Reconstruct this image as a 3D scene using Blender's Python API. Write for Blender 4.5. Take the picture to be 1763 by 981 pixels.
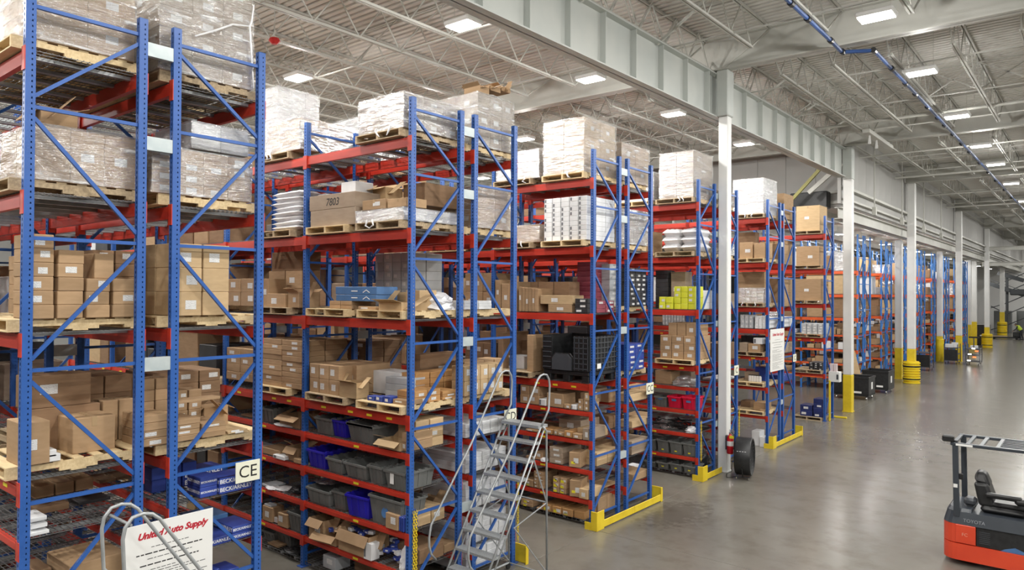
import bpy, math, random
from math import pi, sin, cos, radians
from mathutils import Vector, Matrix
for _o in list(bpy.data.objects):
    bpy.data.objects.remove(_o)
random.seed(7)
SC = bpy.context.scene
COL = SC.collection
# ------------------------------------------------------------------ camera
F, YAW, PIT, ROL, CAMH = 1234.583, radians(39.4329), radians(.5847), radians(.32827), 4.5144
cam = bpy.data.objects.new('camera', bpy.data.cameras.new('camera'))
COL.objects.link(cam)
FW = Vector((-sin(YAW)*cos(PIT), cos(YAW)*cos(PIT), sin(PIT)))
_r = Vector((cos(YAW), sin(YAW), 0)); _u = _r.cross(FW)
RT = _r*cos(ROL) + _u*sin(ROL); UP = -_r*sin(ROL) + _u*cos(ROL)
_m = Matrix((RT, UP, -FW)).transposed().to_4x4(); _m.translation = (0, 0, CAMH)
cam.matrix_world = _m
cam.data.sensor_fit = 'HORIZONTAL'; cam.data.sensor_width = 36
cam.data.lens = F/1763*36
cam.data.clip_start = .05; cam.data.clip_end = 400
SC.camera = cam
# survey helpers: where the sight line of a measured point meets a vertical or level plane of the building
def _ray(px, py): return FW + RT*((px-881.5)/F) - UP*((py-490.5)/F)
def onY(px, py, Y): d = _ray(px, py); return Vector((0, 0, CAMH)) + d*(Y/d.y)
def onX(px, py, X): d = _ray(px, py); return Vector((0, 0, CAMH)) + d*(X/d.x)
def onZ(px, py, Z): d = _ray(px, py); return Vector((0, 0, CAMH)) + d*((Z-CAMH)/d.z)
# ------------------------------------------------------------------ world, exposure
w = bpy.data.worlds.new('world'); SC.world = w; w.use_nodes = True
w.node_tree.nodes['Background'].inputs[0].default_value = (1, .97, .92, 1)
w.node_tree.nodes['Background'].inputs[1].default_value = .08
SC.view_settings.view_transform = 'Standard'; SC.view_settings.look = 'None'
SC.view_settings.gamma = 1; SC.view_settings.use_curve_mapping = False
SC.view_settings.exposure = -.5
LAMP_W, LAMP_W2, GLOW = 240, 130, .8
LAMP_COL = (1, .98, .935)
SC.cycles.max_bounces = 8; SC.cycles.diffuse_bounces = 5; SC.cycles.glossy_bounces = 3
SC.cycles.transparent_max_bounces = 16; SC.cycles.transmission_bounces = 4
SC.cycles.sample_clamp_indirect = 6
SC.cycles.caustics_reflective = False; SC.cycles.caustics_refractive = False
SC.cycles.use_denoising = True

# ------------------------------------------------------------------ materials
MATS = {}
def mat(name, col=(.8, .8, .8), rough=.5, metal=0, build=None, spec=.5):
    if name in MATS: return MATS[name]
    m = bpy.data.materials.new(name); m.use_nodes = True
    nt = m.node_tree; b = nt.nodes['Principled BSDF']
    b.inputs['Base Color'].default_value = (*col, 1); b.inputs['Roughness'].default_value = rough
    b.inputs['Metallic'].default_value = metal; b.inputs['Specular IOR Level'].default_value = spec
    m.diffuse_color = (*col, 1)
    if build: build(nt, b)
    MATS[name] = m
    return m
def N(nt, t, **k):
    n = nt.nodes.new(t)
    for a, v in k.items():
        if a in n.inputs.keys() if hasattr(n.inputs, 'keys') else False: n.inputs[a].default_value = v
        else: setattr(n, a, v)
    return n
def noise(nt, scale, detail=3, coord='Object', stretch=None, rough=.55):
    tc = nt.nodes.new('ShaderNodeTexCoord'); mp = nt.nodes.new('ShaderNodeMapping')
    if stretch: mp.inputs['Scale'].default_value = stretch
    n = nt.nodes.new('ShaderNodeTexNoise'); n.inputs['Scale'].default_value = scale
    n.inputs['Detail'].default_value = detail; n.inputs['Roughness'].default_value = rough
    nt.links.new(tc.outputs[coord], mp.inputs[0]); nt.links.new(mp.outputs[0], n.inputs['Vector'])
    return n
def ramp(nt, src, stops):
    r = nt.nodes.new('ShaderNodeValToRGB'); e = r.color_ramp.elements
    while len(e) < len(stops): e.new(.5)
    for k, (p, c) in enumerate(stops):
        e[k].position = p; e[k].color = (*c, 1) if len(c) == 3 else c
    nt.links.new(src, r.inputs[0]); return r
def varied(name, c1, c2, scale=6, rough=.6, metal=0, stretch=None, bump=0, rnd=0, lo=.35, hi=.65, coord='Object', detail=3, spec=.5):
    """two tones mixed by noise, a brightness shift per object, optional fine relief"""
    def bd(nt, b):
        n = noise(nt, scale, detail, coord, stretch)
        r = ramp(nt, n.outputs['Fac'], [(lo, c1), (hi, c2)])
        out = r.outputs[0]
        if rnd:
            oi = nt.nodes.new('ShaderNodeObjectInfo'); mr = nt.nodes.new('ShaderNodeMapRange')
            mr.inputs['To Min'].default_value = 1-rnd; mr.inputs['To Max'].default_value = 1+rnd
            nt.links.new(oi.outputs['Random'], mr.inputs['Value'])
            hs = nt.nodes.new('ShaderNodeHueSaturation')
            nt.links.new(mr.outputs[0], hs.inputs['Value']); nt.links.new(out, hs.inputs['Color']); out = hs.outputs[0]
        nt.links.new(out, b.inputs['Base Color'])
        if bump:
            bp = nt.nodes.new('ShaderNodeBump'); bp.inputs['Strength'].default_value = bump; bp.inputs['Distance'].default_value = .01
            nt.links.new(n.outputs['Fac'], bp.inputs['Height']); nt.links.new(bp.outputs[0], b.inputs['Normal'])
    return mat(name, c1, rough, metal, bd, spec)
BLUE = varied('blue rack paint', (.022, .095, .35), (.03, .115, .41), 3, .38)
BLUE_LIT = varied('lamplit blue rack paint', (.035, .17, .52), (.045, .21, .60), 3, .4)  # same rack blue, lightened: nearby lamp light put into the colour
BLUED = varied('dark blue rack paint', (.022, .07, .26), (.03, .09, .33), 3, .4)
RED = varied('red beam paint', (.43, .028, .016), (.56, .045, .022), 2.5, .42, stretch=(.6, 3, 3))
ORANGE = varied('orange beam paint', (.60, .09, .025), (.70, .12, .03), 2.5, .42)
GALV = varied('galvanised steel', (.26, .27, .27), (.36, .37, .38), 9, .42, .55)
WIRE = varied('zinc wire', (.16, .16, .16), (.25, .25, .25), 9, .45, .55)
SPACER = varied('grey spacer steel', (.45, .52, .54), (.54, .60, .61), 6, .45, .2)
WHITEP = varied('white column paint', (.72, .73, .72), (.80, .80, .78), 1.2, .5)
YELLOW = varied('safety yellow paint', (.72, .52, .02), (.82, .62, .03), 4, .45)
YELLOWP = varied('yellow plastic', (.80, .58, .015), (.86, .66, .03), 3, .4)
STEELG = varied('pale grey steel paint', (.50, .50, .46), (.56, .56, .52), 1.2, .55)
GIRDER = varied('blue grey girder paint', (.50, .53, .51), (.57, .59, .56), .8, .5)
DECKM = varied('ceiling deck paint', (.70, .685, .64), (.76, .745, .70), .7, .65)
PANEL = varied('grey wall panel', (.40, .40, .385), (.46, .455, .44), .5, .65)
WALLW = varied('white wall paint', (.80, .80, .79), (.84, .84, .83), .4, .7)
BLACK = mat('black paint', (.012, .012, .013), .45)
BLACKP = varied('black plastic', (.012, .013, .014), (.022, .023, .025), 12, .42)
DARKG = mat('dark grey metal', (.055, .06, .07), .4)
CHROME = mat('chrome', (.75, .75, .75), .2, 1)
RUBBER = mat('rubber', (.015, .015, .015), .75)
TUBEG = varied('grey ladder tube', (.36, .38, .39), (.45, .47, .48), 6, .4, .35)
TREAD = varied('ladder tread steel', (.34, .36, .37), (.48, .50, .51), 60, .5, .4, bump=.3)
CARD = {}
for k, (a, b_) in {'tan': ((.38, .25, .14), (.43, .285, .165)), 'brown': ((.25, .155, .09), (.29, .18, .105)),
                   'light': ((.50, .355, .20), (.56, .40, .23)), 'grey': ((.33, .255, .19), (.37, .29, .215)),
                   'orange': ((.44, .24, .095), (.50, .28, .12))}.items():
    CARD[k] = varied('cardboard '+k, a, b_, 5, .8, rnd=.13, stretch=(1, 1, 4), spec=.25)
CARD['white'] = varied('white carton board', (.70, .71, .72), (.78, .79, .80), 4, .6, rnd=.06)
CARD['grey box'] = varied('pale grey carton board', (.42, .44, .46), (.48, .50, .52), 4, .65, rnd=.06)
CARD['blue'] = varied('blue printed carton', (.025, .05, .27), (.035, .07, .34), 5, .42, rnd=.08)
CARD['navy'] = varied('navy printed carton', (.012, .02, .10), (.018, .03, .14), 5, .45, rnd=.1)
CARD['steel blue'] = varied('steel blue carton', (.06, .15, .34), (.08, .19, .40), 5, .42, rnd=.05)
CARD['black'] = varied('black carton board', (.02, .02, .022), (.03, .03, .034), 5, .5, rnd=.1)
CARD['yellow'] = varied('yellow carton board', (.62, .64, .03), (.68, .70, .06), 5, .5, rnd=.05)
CARD['pink'] = varied('dark red striped carton board', (.20, .025, .05), (.40, .10, .13), 40, .5, stretch=(.05, .05, 1))
CARDIN = mat('carton inside shade board', (.30, .19, .10), .85)
TAPE = mat('packing tape', (.42, .29, .16), .3)
WOOD = varied('pale pallet wood', (.62, .46, .25), (.74, .58, .34), 7, .75, stretch=(.8, 5, 5), rnd=.10)
WOODG = varied('aged pallet wood', (.36, .27, .17), (.52, .40, .25), 7, .8, stretch=(.8, 5, 5), rnd=.12)
def _label(nt, b):
    tc = nt.nodes.new('ShaderNodeTexCoord'); n = nt.nodes.new('ShaderNodeTexWave'); n.wave_type = 'BANDS'; n.bands_direction = 'Z'
    n.inputs['Scale'].default_value = 26; n.inputs['Distortion'].default_value = 3; n.inputs['Detail Scale'].default_value = 4
    nt.links.new(tc.outputs['Object'], n.inputs['Vector'])
    r = ramp(nt, n.outputs['Fac'], [(.0, (.16, .16, .16)), (.22, (.80, .80, .79))])
    nt.links.new(r.outputs[0], b.inputs['Base Color'])
LABEL = mat('printed paper label', (.8, .8, .79), .55, 0, _label)
PAPER = mat('white paper', (.84, .84, .82), .55)
YSTICK = mat('yellow sticker', (.78, .68, .03), .5)
INK = mat('black ink', (.015, .015, .015), .6)
REDINK = mat('red ink', (.48, .012, .03), .6)
WHITEINK = mat('white ink', (.82, .83, .85), .5)
TOTE = {'grey': varied('grey tote plastic', (.125, .13, .125), (.155, .16, .155), 4, .5, rnd=.1),
        'blue': varied('blue tote plastic', (.018, .012, .36), (.025, .02, .46), 4, .42, rnd=.05),
        'red': varied('red tote plastic', (.62, .01, .045), (.70, .015, .06), 4, .42, rnd=.05)}
FKRED = varied('orange red truck paint', (.66, .060, .026), (.72, .075, .03), 2, .3)
FKGREY = varied('charcoal truck paint', (.035, .042, .052), (.045, .054, .066), 2, .35)
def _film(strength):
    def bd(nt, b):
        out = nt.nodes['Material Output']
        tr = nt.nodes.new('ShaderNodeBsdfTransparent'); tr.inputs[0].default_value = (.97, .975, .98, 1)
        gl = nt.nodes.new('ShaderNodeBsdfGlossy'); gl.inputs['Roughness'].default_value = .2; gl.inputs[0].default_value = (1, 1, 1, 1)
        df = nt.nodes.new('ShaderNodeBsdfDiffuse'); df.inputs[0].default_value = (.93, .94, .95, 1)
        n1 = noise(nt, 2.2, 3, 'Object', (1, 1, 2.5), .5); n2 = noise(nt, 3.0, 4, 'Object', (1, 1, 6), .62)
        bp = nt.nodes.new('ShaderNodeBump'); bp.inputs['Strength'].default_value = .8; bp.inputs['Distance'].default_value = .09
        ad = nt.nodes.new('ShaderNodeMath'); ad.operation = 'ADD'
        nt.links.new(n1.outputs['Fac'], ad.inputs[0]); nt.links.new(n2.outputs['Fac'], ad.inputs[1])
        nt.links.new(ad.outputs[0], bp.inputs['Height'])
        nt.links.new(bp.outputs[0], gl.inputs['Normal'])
        r = ramp(nt, n2.outputs['Fac'], [(.46, (strength*.18,)*3), (.58, (strength*.6,)*3), (.70, (min(1, strength*2.4),)*3)])  # white diffuse streaks painted in as highlights on the film
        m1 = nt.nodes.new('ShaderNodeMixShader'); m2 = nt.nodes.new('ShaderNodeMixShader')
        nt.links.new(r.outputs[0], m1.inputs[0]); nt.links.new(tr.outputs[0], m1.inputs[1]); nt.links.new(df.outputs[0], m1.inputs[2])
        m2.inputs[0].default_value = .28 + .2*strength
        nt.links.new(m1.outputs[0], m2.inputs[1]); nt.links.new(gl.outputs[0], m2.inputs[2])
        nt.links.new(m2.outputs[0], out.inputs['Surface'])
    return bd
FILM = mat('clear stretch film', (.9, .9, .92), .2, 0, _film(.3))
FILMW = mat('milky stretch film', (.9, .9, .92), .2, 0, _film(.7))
BAG = varied('white polybag', (.74, .74, .76), (.84, .84, .85), 8, .35, bump=.5)
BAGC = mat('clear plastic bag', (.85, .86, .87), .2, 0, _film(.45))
def _emit(name, col, st):
    def bd(nt, b):
        b.inputs['Emission Color'].default_value = (*col, 1); b.inputs['Emission Strength'].default_value = st
    return mat(name, col, .5, 0, bd)
LENS = _emit('lit lamp lens', (1, .98, .94), 14)
REDLED = _emit('red marker light', (1, .12, .03), 6)
# ------------------------------------------------------------------ mesh building
class MB:
    def __init__(s): s.v = []; s.f = []; s.m = []; s.mi = 0
    def add(s, vs, fs):
        k = len(s.v); s.v += [tuple(v) for v in vs]
        s.f += [tuple(i+k for i in f) for f in fs]; s.m += [s.mi]*len(fs); return s
    def box(s, x0, x1, y0, y1, z0, z1):
        return s.add([(x0, y0, z0), (x1, y0, z0), (x1, y1, z0), (x0, y1, z0), (x0, y0, z1), (x1, y0, z1), (x1, y1, z1), (x0, y1, z1)],
                     [(3, 2, 1, 0), (4, 5, 6, 7), (0, 1, 5, 4), (1, 2, 6, 5), (2, 3, 7, 6), (3, 0, 4, 7)])
    def hexa(s, b, t):   # bottom and top quads, counter-clockwise seen from above
        return s.add(list(b)+list(t), [(3, 2, 1, 0), (4, 5, 6, 7), (0, 1, 5, 4), (1, 2, 6, 5), (2, 3, 7, 6), (3, 0, 4, 7)])
    def cbox(s, x0, x1, y0, y1, z0, z1, c=.006):
        vs = []; X = (x0, x1); Y = (y0, y1); Z = (z0, z1)
        idx = {}
        for i in (0, 1):
            for j in (0, 1):
                for k in (0, 1):
                    p = (X[i], Y[j], Z[k]); sg = (1-2*i, 1-2*j, 1-2*k)
                    for a in range(3):
                        q = [p[n]+(sg[n]*c if n != a else 0) for n in range(3)]
                        idx[i, j, k, a] = len(vs); vs.append(q)
        fs = []
        for a in range(3):
            b_, c_ = (a+1) % 3, (a+2) % 3
            for e in (0, 1):
                cy = []
                for (u, v) in ((0, 0), (1, 0), (1, 1), (0, 1)):
                    t = [0, 0, 0]; t[a] = e; t[b_] = u; t[c_] = v; cy.append(idx[(*t, a)])
                fs.append(tuple(cy) if e else tuple(reversed(cy)))
        for a in range(3):
            b_, c_ = (a+1) % 3, (a+2) % 3
            for u in (0, 1):
                for v in (0, 1):
                    t0 = [0, 0, 0]; t0[b_] = u; t0[c_] = v; t1 = list(t0); t1[a] = 1
                    q = (idx[(*t0, b_)], idx[(*t1, b_)], idx[(*t1, c_)], idx[(*t0, c_)])
                    fs.append(q if u != v else tuple(reversed(q)))
        for i in (0, 1):
            for j in (0, 1):
                for k in (0, 1):
                    q = (idx[i, j, k, 0], idx[i, j, k, 1], idx[i, j, k, 2])
                    fs.append(q if (i+j+k) % 2 else tuple(reversed(q)))
        return s.add(vs, fs)
    def bar(s, p, q, w, h, up=(0, 0, 1)):
        p = Vector(p); q = Vector(q); d = (q-p).normalized(); up = Vector(up)
        if abs(d.dot(up)) > .99: up = Vector((1, 0, 0))
        r = d.cross(up).normalized()*(w/2); u = r.cross(d).normalized()*(h/2)
        vs = [p-r-u, p+r-u, p+r+u, p-r+u, q-r-u, q+r-u, q+r+u, q-r+u]
        return s.add(vs, [(0, 1, 2, 3), (7, 6, 5, 4), (0, 4, 5, 1), (1, 5, 6, 2), (2, 6, 7, 3), (3, 7, 4, 0)])
    def tube(s, pts, r, n=6, closed=False):
        pts = [Vector(p) for p in pts]; rings = []
        up = None; N_ = len(pts); k0 = len(s.v); vs = []
        for i, p in enumerate(pts):
            a = pts[i-1] if i or closed else p; b = pts[(i+1) % N_] if i < N_-1 or closed else p
            d = (b-a).normalized()
            if up is None: up = d.orthogonal().normalized()
            up = (up - d*up.dot(d)).normalized(); side = d.cross(up)
            rr = r[i] if isinstance(r, (list, tuple)) else r
            for k in range(n):
                t = 2*pi*k/n; vs.append(p + up*(cos(t)*rr) + side*(sin(t)*rr))
        fs = []
        for i in range(N_ if closed else N_-1):
            j = (i+1) % N_
            for k in range(n):
                l = (k+1) % n; fs.append((i*n+k, i*n+l, j*n+l, j*n+k))
        if not closed: fs += [tuple(reversed(range(n))), tuple(range((N_-1)*n, N_*n))]
        return s.add(vs, fs)
    def lathe(s, prof, n=20, c=(0, 0, 0), axis='z'):
        vs = []
        for (r, z) in prof:
            for k in range(n):
                t = 2*pi*k/n; p = (r*cos(t), r*sin(t), z)
                if axis == 'x': p = (p[2], p[0], p[1])
                if axis == 'y': p = (p[1], p[2], p[0])
                vs.append((p[0]+c[0], p[1]+c[1], p[2]+c[2]))
        fs = []
        for i in range(len(prof)-1):
            for k in range(n):
                l = (k+1) % n; fs.append((i*n+k, i*n+l, (i+1)*n+l, (i+1)*n+k))
        fs += [tuple(reversed(range(n))), tuple(range((len(prof)-1)*n, len(prof)*n))]
        return s.add(vs, fs)
    def prism(s, poly, y0, y1, axis='y'):
        """a polygon in (a, z) pushed along the axis"""
        n = len(poly)
        f = (lambda a, z, t: (a, t, z)) if axis == 'y' else ((lambda a, z, t: (t, a, z)) if axis == 'x' else (lambda a, z, t: (a, z, t)))
        vs = [f(a, z, y0) for a, z in poly]+[f(a, z, y1) for a, z in poly]
        fs = [tuple(range(n)), tuple(reversed(range(n, 2*n)))]+[((i+1) % n, i, i+n, (i+1) % n+n) for i in range(n)]
        return s.add(vs, fs)
    def mesh(s, name, mats, smooth=False):
        me = bpy.data.meshes.new(name); me.from_pydata(s.v, [], s.f)
        for m in (mats if isinstance(mats, (list, tuple)) else [mats]): me.materials.append(m)
        if any(s.m): me.polygons.foreach_set('material_index', s.m)
        if smooth: me.polygons.foreach_set('use_smooth', [True]*len(s.f))
        me.update(); return me
def ob(name, me, parent=None, loc=(0, 0, 0), rot=(0, 0, 0), kind=None, label=None):
    o = bpy.data.objects.new(name, me); COL.objects.link(o)
    if parent: o.parent = parent
    o.location = loc; o.rotation_euler = rot
    if kind: o['kind'] = kind
    if label: o['label'] = label
    return o
def thing(name, label, cat, loc=(0, 0, 0), rz=0, group=None, me=None):
    o = ob(name, me, None, loc, (0, 0, rz)); o['label'] = label; o['category'] = cat
    if group: o['group'] = group
    return o
def fix_normals(me):
    import bmesh
    bm = bmesh.new(); bm.from_mesh(me); bmesh.ops.recalc_face_normals(bm, faces=bm.faces); bm.to_mesh(me); bm.free(); return me
def text_mesh(txt, size, m, ext=.0012, align='CENTER', shear=0, offset=0):
    cu = bpy.data.curves.new('txt', 'FONT'); cu.body = txt; cu.size = size; cu.align_x = align; cu.align_y = 'CENTER'
    cu.extrude = ext; cu.shear = shear; cu.offset = offset; cu.resolution_u = 3
    o = bpy.data.objects.new('txt', cu); COL.objects.link(o)
    bpy.context.view_layer.update()
    me = bpy.data.meshes.new_from_object(o.evaluated_get(bpy.context.evaluated_depsgraph_get()))
    bpy.data.objects.remove(o); bpy.data.curves.remove(cu)
    me.materials.clear(); me.materials.append(m); return me
RX, RNY = (pi/2, 0, pi/2), (pi/2, 0, 0)     # lettering that faces +X, lettering that faces -Y
# ------------------------------------------------------------------ the hall
def _conc(nt, b):
    n1 = noise(nt, .35, 5, 'Object', None, .6); n2 = noise(nt, 1.8, 4, 'Object', None, .6); n3 = noise(nt, 28, 3)
    r1 = ramp(nt, n1.outputs['Fac'], [(.3, (.145, .133, .112)), (.7, (.20, .187, .162))])
    r2 = ramp(nt, n2.outputs['Fac'], [(.30, (.55, .52, .48)), (.52, (1, 1, 1))])
    mx = nt.nodes.new('ShaderNodeMix'); mx.data_type = 'RGBA'; mx.blend_type = 'MULTIPLY'; mx.inputs[0].default_value = .42
    nt.links.new(r1.outputs[0], mx.inputs[6]); nt.links.new(r2.outputs[0], mx.inputs[7])
    # an old oil stain beside the CC rack, a spill with its own outline
    geo = nt.nodes.new('ShaderNodeNewGeometry'); sub = nt.nodes.new('ShaderNodeVectorMath'); sub.operation = 'SUBTRACT'
    sub.inputs[1].default_value = (-6.75, 13.55, 0); sc = nt.nodes.new('ShaderNodeVectorMath'); sc.operation = 'MULTIPLY'; sc.inputs[1].default_value = (1.5, .85, 1)
    ln = nt.nodes.new('ShaderNodeVectorMath'); ln.operation = 'LENGTH'; n4 = noise(nt, 7, 5); ad = nt.nodes.new('ShaderNodeMath'); ad.operation = 'MULTIPLY_ADD'; ad.inputs[1].default_value = 2.4
    nt.links.new(geo.outputs['Position'], sub.inputs[0]); nt.links.new(sub.outputs[0], sc.inputs[0]); nt.links.new(sc.outputs[0], ln.inputs[0])
    nt.links.new(n4.outputs['Fac'], ad.inputs[0]); nt.links.new(ln.outputs['Value'], ad.inputs[2])
    r4 = ramp(nt, ad.outputs[0], [(.0, (.72, .71, .70)), (.99, (1, 1, 1))]); r4.color_ramp.elements[0].position = .80
    m4 = nt.nodes.new('ShaderNodeMix'); m4.data_type = 'RGBA'; m4.blend_type = 'MULTIPLY'; m4.inputs[0].default_value = 1
    mr4 = nt.nodes.new('ShaderNodeMapRange'); mr4.inputs['From Max'].default_value = 2.2; nt.links.new(ad.outputs[0], mr4.inputs['Value']); nt.links.new(mr4.outputs[0], r4.inputs[0])
    nt.links.new(mx.outputs[2], m4.inputs[6]); nt.links.new(r4.outputs[0], m4.inputs[7])
    nt.links.new(m4.outputs[2], b.inputs['Base Color'])
    rr = ramp(nt, n2.outputs['Fac'], [(.3, (.27,)*3), (.7, (.235,)*3)])
    nt.links.new(rr.outputs[0], b.inputs['Roughness'])
CONC = mat('polished concrete', (.3, .28, .24), .3, 0, _conc)
JOINT = mat('joint filler', (.06, .055, .05), .8)
XW, XE, YN, YF = -56.2, 23.1, -12.0, 112.0
fl = ob('floor', MB().box(XW, XE, YN, YF, -.2, -.012).mesh('floor', JOINT), kind='structure')
DX, DY = 6.1, 5.9
_sl = MB().cbox(.005, DX-.005, .005, DY-.005, -.012, 0, .003).mesh('concrete_slab', CONC)
nx = int((XE-XW)/DX)
for i in range(nx):
    for j in range(21):
        ob('concrete_slab', _sl, fl, (XW+i*DX, YN+j*DY, 0))
ZD = 11.05      # underside of the roof deck
def deck_mesh(x0, x1, y0, y1, z, pitch=.2, h=.08):
    prof = []; y = y0
    while y < y1:
        prof += [(y, z+h), (y+pitch*.30, z+h), (y+pitch*.38, z), (y+pitch*.92, z)]; y += pitch
    vs = [(x, p, q) for x in (x0, x1) for p, q in prof]; n = len(prof)
    fs = [(i, i+1, n+i+1, n+i) for i in range(n-1)]
    b = MB().add(vs, fs); b.box(x0, x1, y0, y1, z+.08, z+.12); return b.mesh('ceiling', DECKM)
ceil = ob('ceiling', deck_mesh(XW, XE, YN, YF, ZD), kind='structure')
# the girders, with their stiffener plates
def igirder(p, q, z0, z1, wid, web=.02, fl_=.03):
    b = MB(); p = Vector(p); q = Vector(q); zc = (z0+z1)/2
    b.bar((p.x, p.y, zc), (q.x, q.y, zc), web, z1-z0)
    for z in (z0+fl_/2, z1-fl_/2): b.bar((p.x, p.y, z), (q.x, q.y, z), wid, fl_)
    return b
GX = -7.75
_st = MB().box(-.14, .14, -.008, .008, 0, 1.06).mesh('stiffener_plate', GIRDER)
for k, (ya, yb) in enumerate(((-12, 5.3), (5.3, 17.5), (17.5, 29.4))):
    g = ob('trim_%d' % (k+1), igirder((GX, ya, 0), (GX, yb, 0), 9.02, 10.14, .34).mesh('girder', GIRDER), kind='structure')
    y = ya+.75
    while y < yb-.3:
        ob('stiffener_plate', _st, g, (GX, y, 9.05)); y += 1.22
XG = [(-6.7, ), (5.3, ), (17.5, ), (29.4, ), (41.1, ), (57.2, ), (72.9, ), (88.5, ), (104, )]
for k, (y,) in enumerate(XG):
    xw = XW if y < 31 else GX
    g = ob('trim_%d' % (k+11), igirder((xw, y, 0), (XE, y, 0), 10.2, ZD-.02, .28).mesh('cross_girder', STEELG), kind='structure')
# open-web joists between the cross girders
def joist(L, d=.86, cut=1.25, n=None):
    ch = MB(); web = MB(); t = .05
    for s in (-.035, .035):
        ch.box(s-.02, s+.02, 0, L, -t, 0); ch.box(s-.02, s+.02, cut, L-cut, -d, -d+t)
    n = n or max(4, round((L-2*cut)/1.25)); st = (L-2*cut)/n
    for i in range(n):
        a = cut+i*st
        web.bar((0, a, -d+.03), (0, a+st/2, -.03), .022, .03); web.bar((0, a+st/2, -.03), (0, a+st, -d+.03), .022, .03)
    web.bar((0, cut, -d+.03), (0, .05, -.05), .03, .03); web.bar((0, L-cut, -d+.03), (0, L-.05, -.05), .03, .03)
    return ch.mesh('bar_joist', STEELG), web.mesh('joist_web', STEELG)
def joist_bay(y0, y1, xs):
    ch, web = joist(y1-y0)
    for x in xs:
        j = ob('bar_joist', ch, ceil, (x, y0, ZD-.01)); ob('joist_web', web, j)
def grid(a, step, lo, hi):
    k = math.ceil((lo-a)/step); r = []
    while a+k*step <= hi: r.append(a+k*step); k += 1
    return r
joist_bay(-6.7, 5.3, grid(-11.2, 1.65, -50, 12))
joist_bay(5.3, 17.5, grid(-11.2, 1.65, -50, 12))
joist_bay(17.5, 29.4, grid(-6.43, 1.28, -50, 14))
ys = [29.4, 41.1, 57.2, 72.9, 88.5, 104]
for a, b_ in zip(ys, ys[1:]):
    joist_bay(a, b_, grid(-6.3, 1.65, GX+.5, 14))
# bridging angles between the joists
for y in (-3.5, .5, 7.7, 11.4, 15.1, 19.9, 23.5, 27.0, 33.3, 37.2, 46, 52, 62, 68):
    x0 = -50 if y < 30 else GX+.2
    b = MB(); b.box(x0, 14, y-.018, y+.018, ZD-.86, ZD-.83); b.box(x0, 14, y-.018, y+.018, ZD-.10, ZD-.07)
    ob('bridging_angle', b.mesh('bridging_angle', STEELG), ceil)
for y0, y1, step, a, lo in ((5.3, 17.5, 1.65, -11.2, -32), (17.5, 29.4, 1.28, -6.43, -32)):
    b = MB()
    for y in (y0+6.0,):
        for x in grid(a, step, lo, 10):
            b.bar((x, y, ZD-.84), (x+step, y, ZD-.1), .02, .03); b.bar((x, y, ZD-.1), (x+step, y, ZD-.84), .02, .03)
    ob('cross_bracing', b.mesh('cross_bracing', STEELG), ceil, kind='stuff')
# knee braces from the girder's foot to the joists
b = MB()
for y in grid(5.3, 3.05, 5.3, 29):
    b.bar((GX+.05, y, 10.1), (GX+1.45, y, ZD-.1), .05, .05)
ob('knee_brace', b.mesh('knee_brace', STEELG), ceil, kind='stuff')
# a truss between girder top and deck over the aisle line
b = MB()
for s in (-.05, .05): b.box(GX+s-.03, GX+s+.03, -6.7, 29.4, 10.16, 10.23)
for y in grid(5.3, 1.2, -6, 28.6):
    b.bar((GX, y, 10.2), (GX, y+.6, ZD-.05), .03, .04); b.bar((GX, y+.6, ZD-.05), (GX, y+1.2, 10.2), .03, .04)
ob('girder_truss', b.mesh('girder_truss', STEELG), ceil, kind='stuff')
# columns
def column(x, y, h, wd, yh, label, ang=0, group=None):
    t = thing('steel_column', label, 'column', (x, y, 0), ang, group)
    w2 = wd/2
    ob('column_shaft', MB().cbox(-w2, w2, -w2, w2, yh if yh else 0, h, .02).mesh('column_shaft', WHITEP), t)
    if yh: ob('yellow_base', MB().cbox(-w2-.004, w2+.004, -w2-.004, w2+.004, 0, yh, .02).mesh('yellow_base', YELLOW), t, label='safety yellow lower part')
    ob('base_plate', MB().box(-w2-.02, w2+.02, -w2-.02, w2+.02, 0, .025).mesh('base_plate', YELLOW if yh else WHITEP), t)
    return t
c1 = column(-7.44, 17.6, 9.03, .25, 0, 'tall white steel column nearest the camera, beside the fire extinguisher')
ob('column_head', MB().cbox(-.15, .15, -.2, .2, 9.03, 10.2, .02).mesh('column_head', GIRDER), c1)
c2 = column(-7.55, 29.62, 8.95, .32, 1.42, 'tall white column with yellow base beside the black bulk bins')
ob('column_head', MB().cbox(-.17, .17, -.2, .2, 8.95, 10.2, .02).mesh('column_head', GIRDER), c2)
ob('safety_notice', MB().box(.126, .129, -.03, .03, 1.9, 2.55).mesh('safety_notice', PAPER), c1, label='narrow white notice strip')
_q = [(-7.5, 41.25, 10.2, 'tall white column rising from a yellow wrapped column protector'), (-7.5, 57.0, 10.2, 'tall white column just behind the loaded picking carts'),
      (-7.6, 73.4, 10.2, 'tall white column behind the far yellow column protector')]
for x, y, h, l in _q: column(x, y, h, .36, 1.75, l)
_q = [(-8.42, 43.0, 7.45, 1.65, 'short white column between the black bins and the wrapped column'), (-8.5, 56.1, 7.45, 1.7, 'short white column with yellow boxed base beside the picking carts'),
      (-8.75, 71.65, 7.45, 2.0, 'left one of two white columns standing close together'), (-8.55, 73.3, 7.45, 2.2, 'right one of two white columns standing close together'),
      (-8.68, 97.6, 7.6, 2.6, 'farthest short white column near the worker in the yellow vest')]
for x, y, h, yh, l in _q: column(x, y, h, (.34, .44)[y > 60], yh, l)
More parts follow.
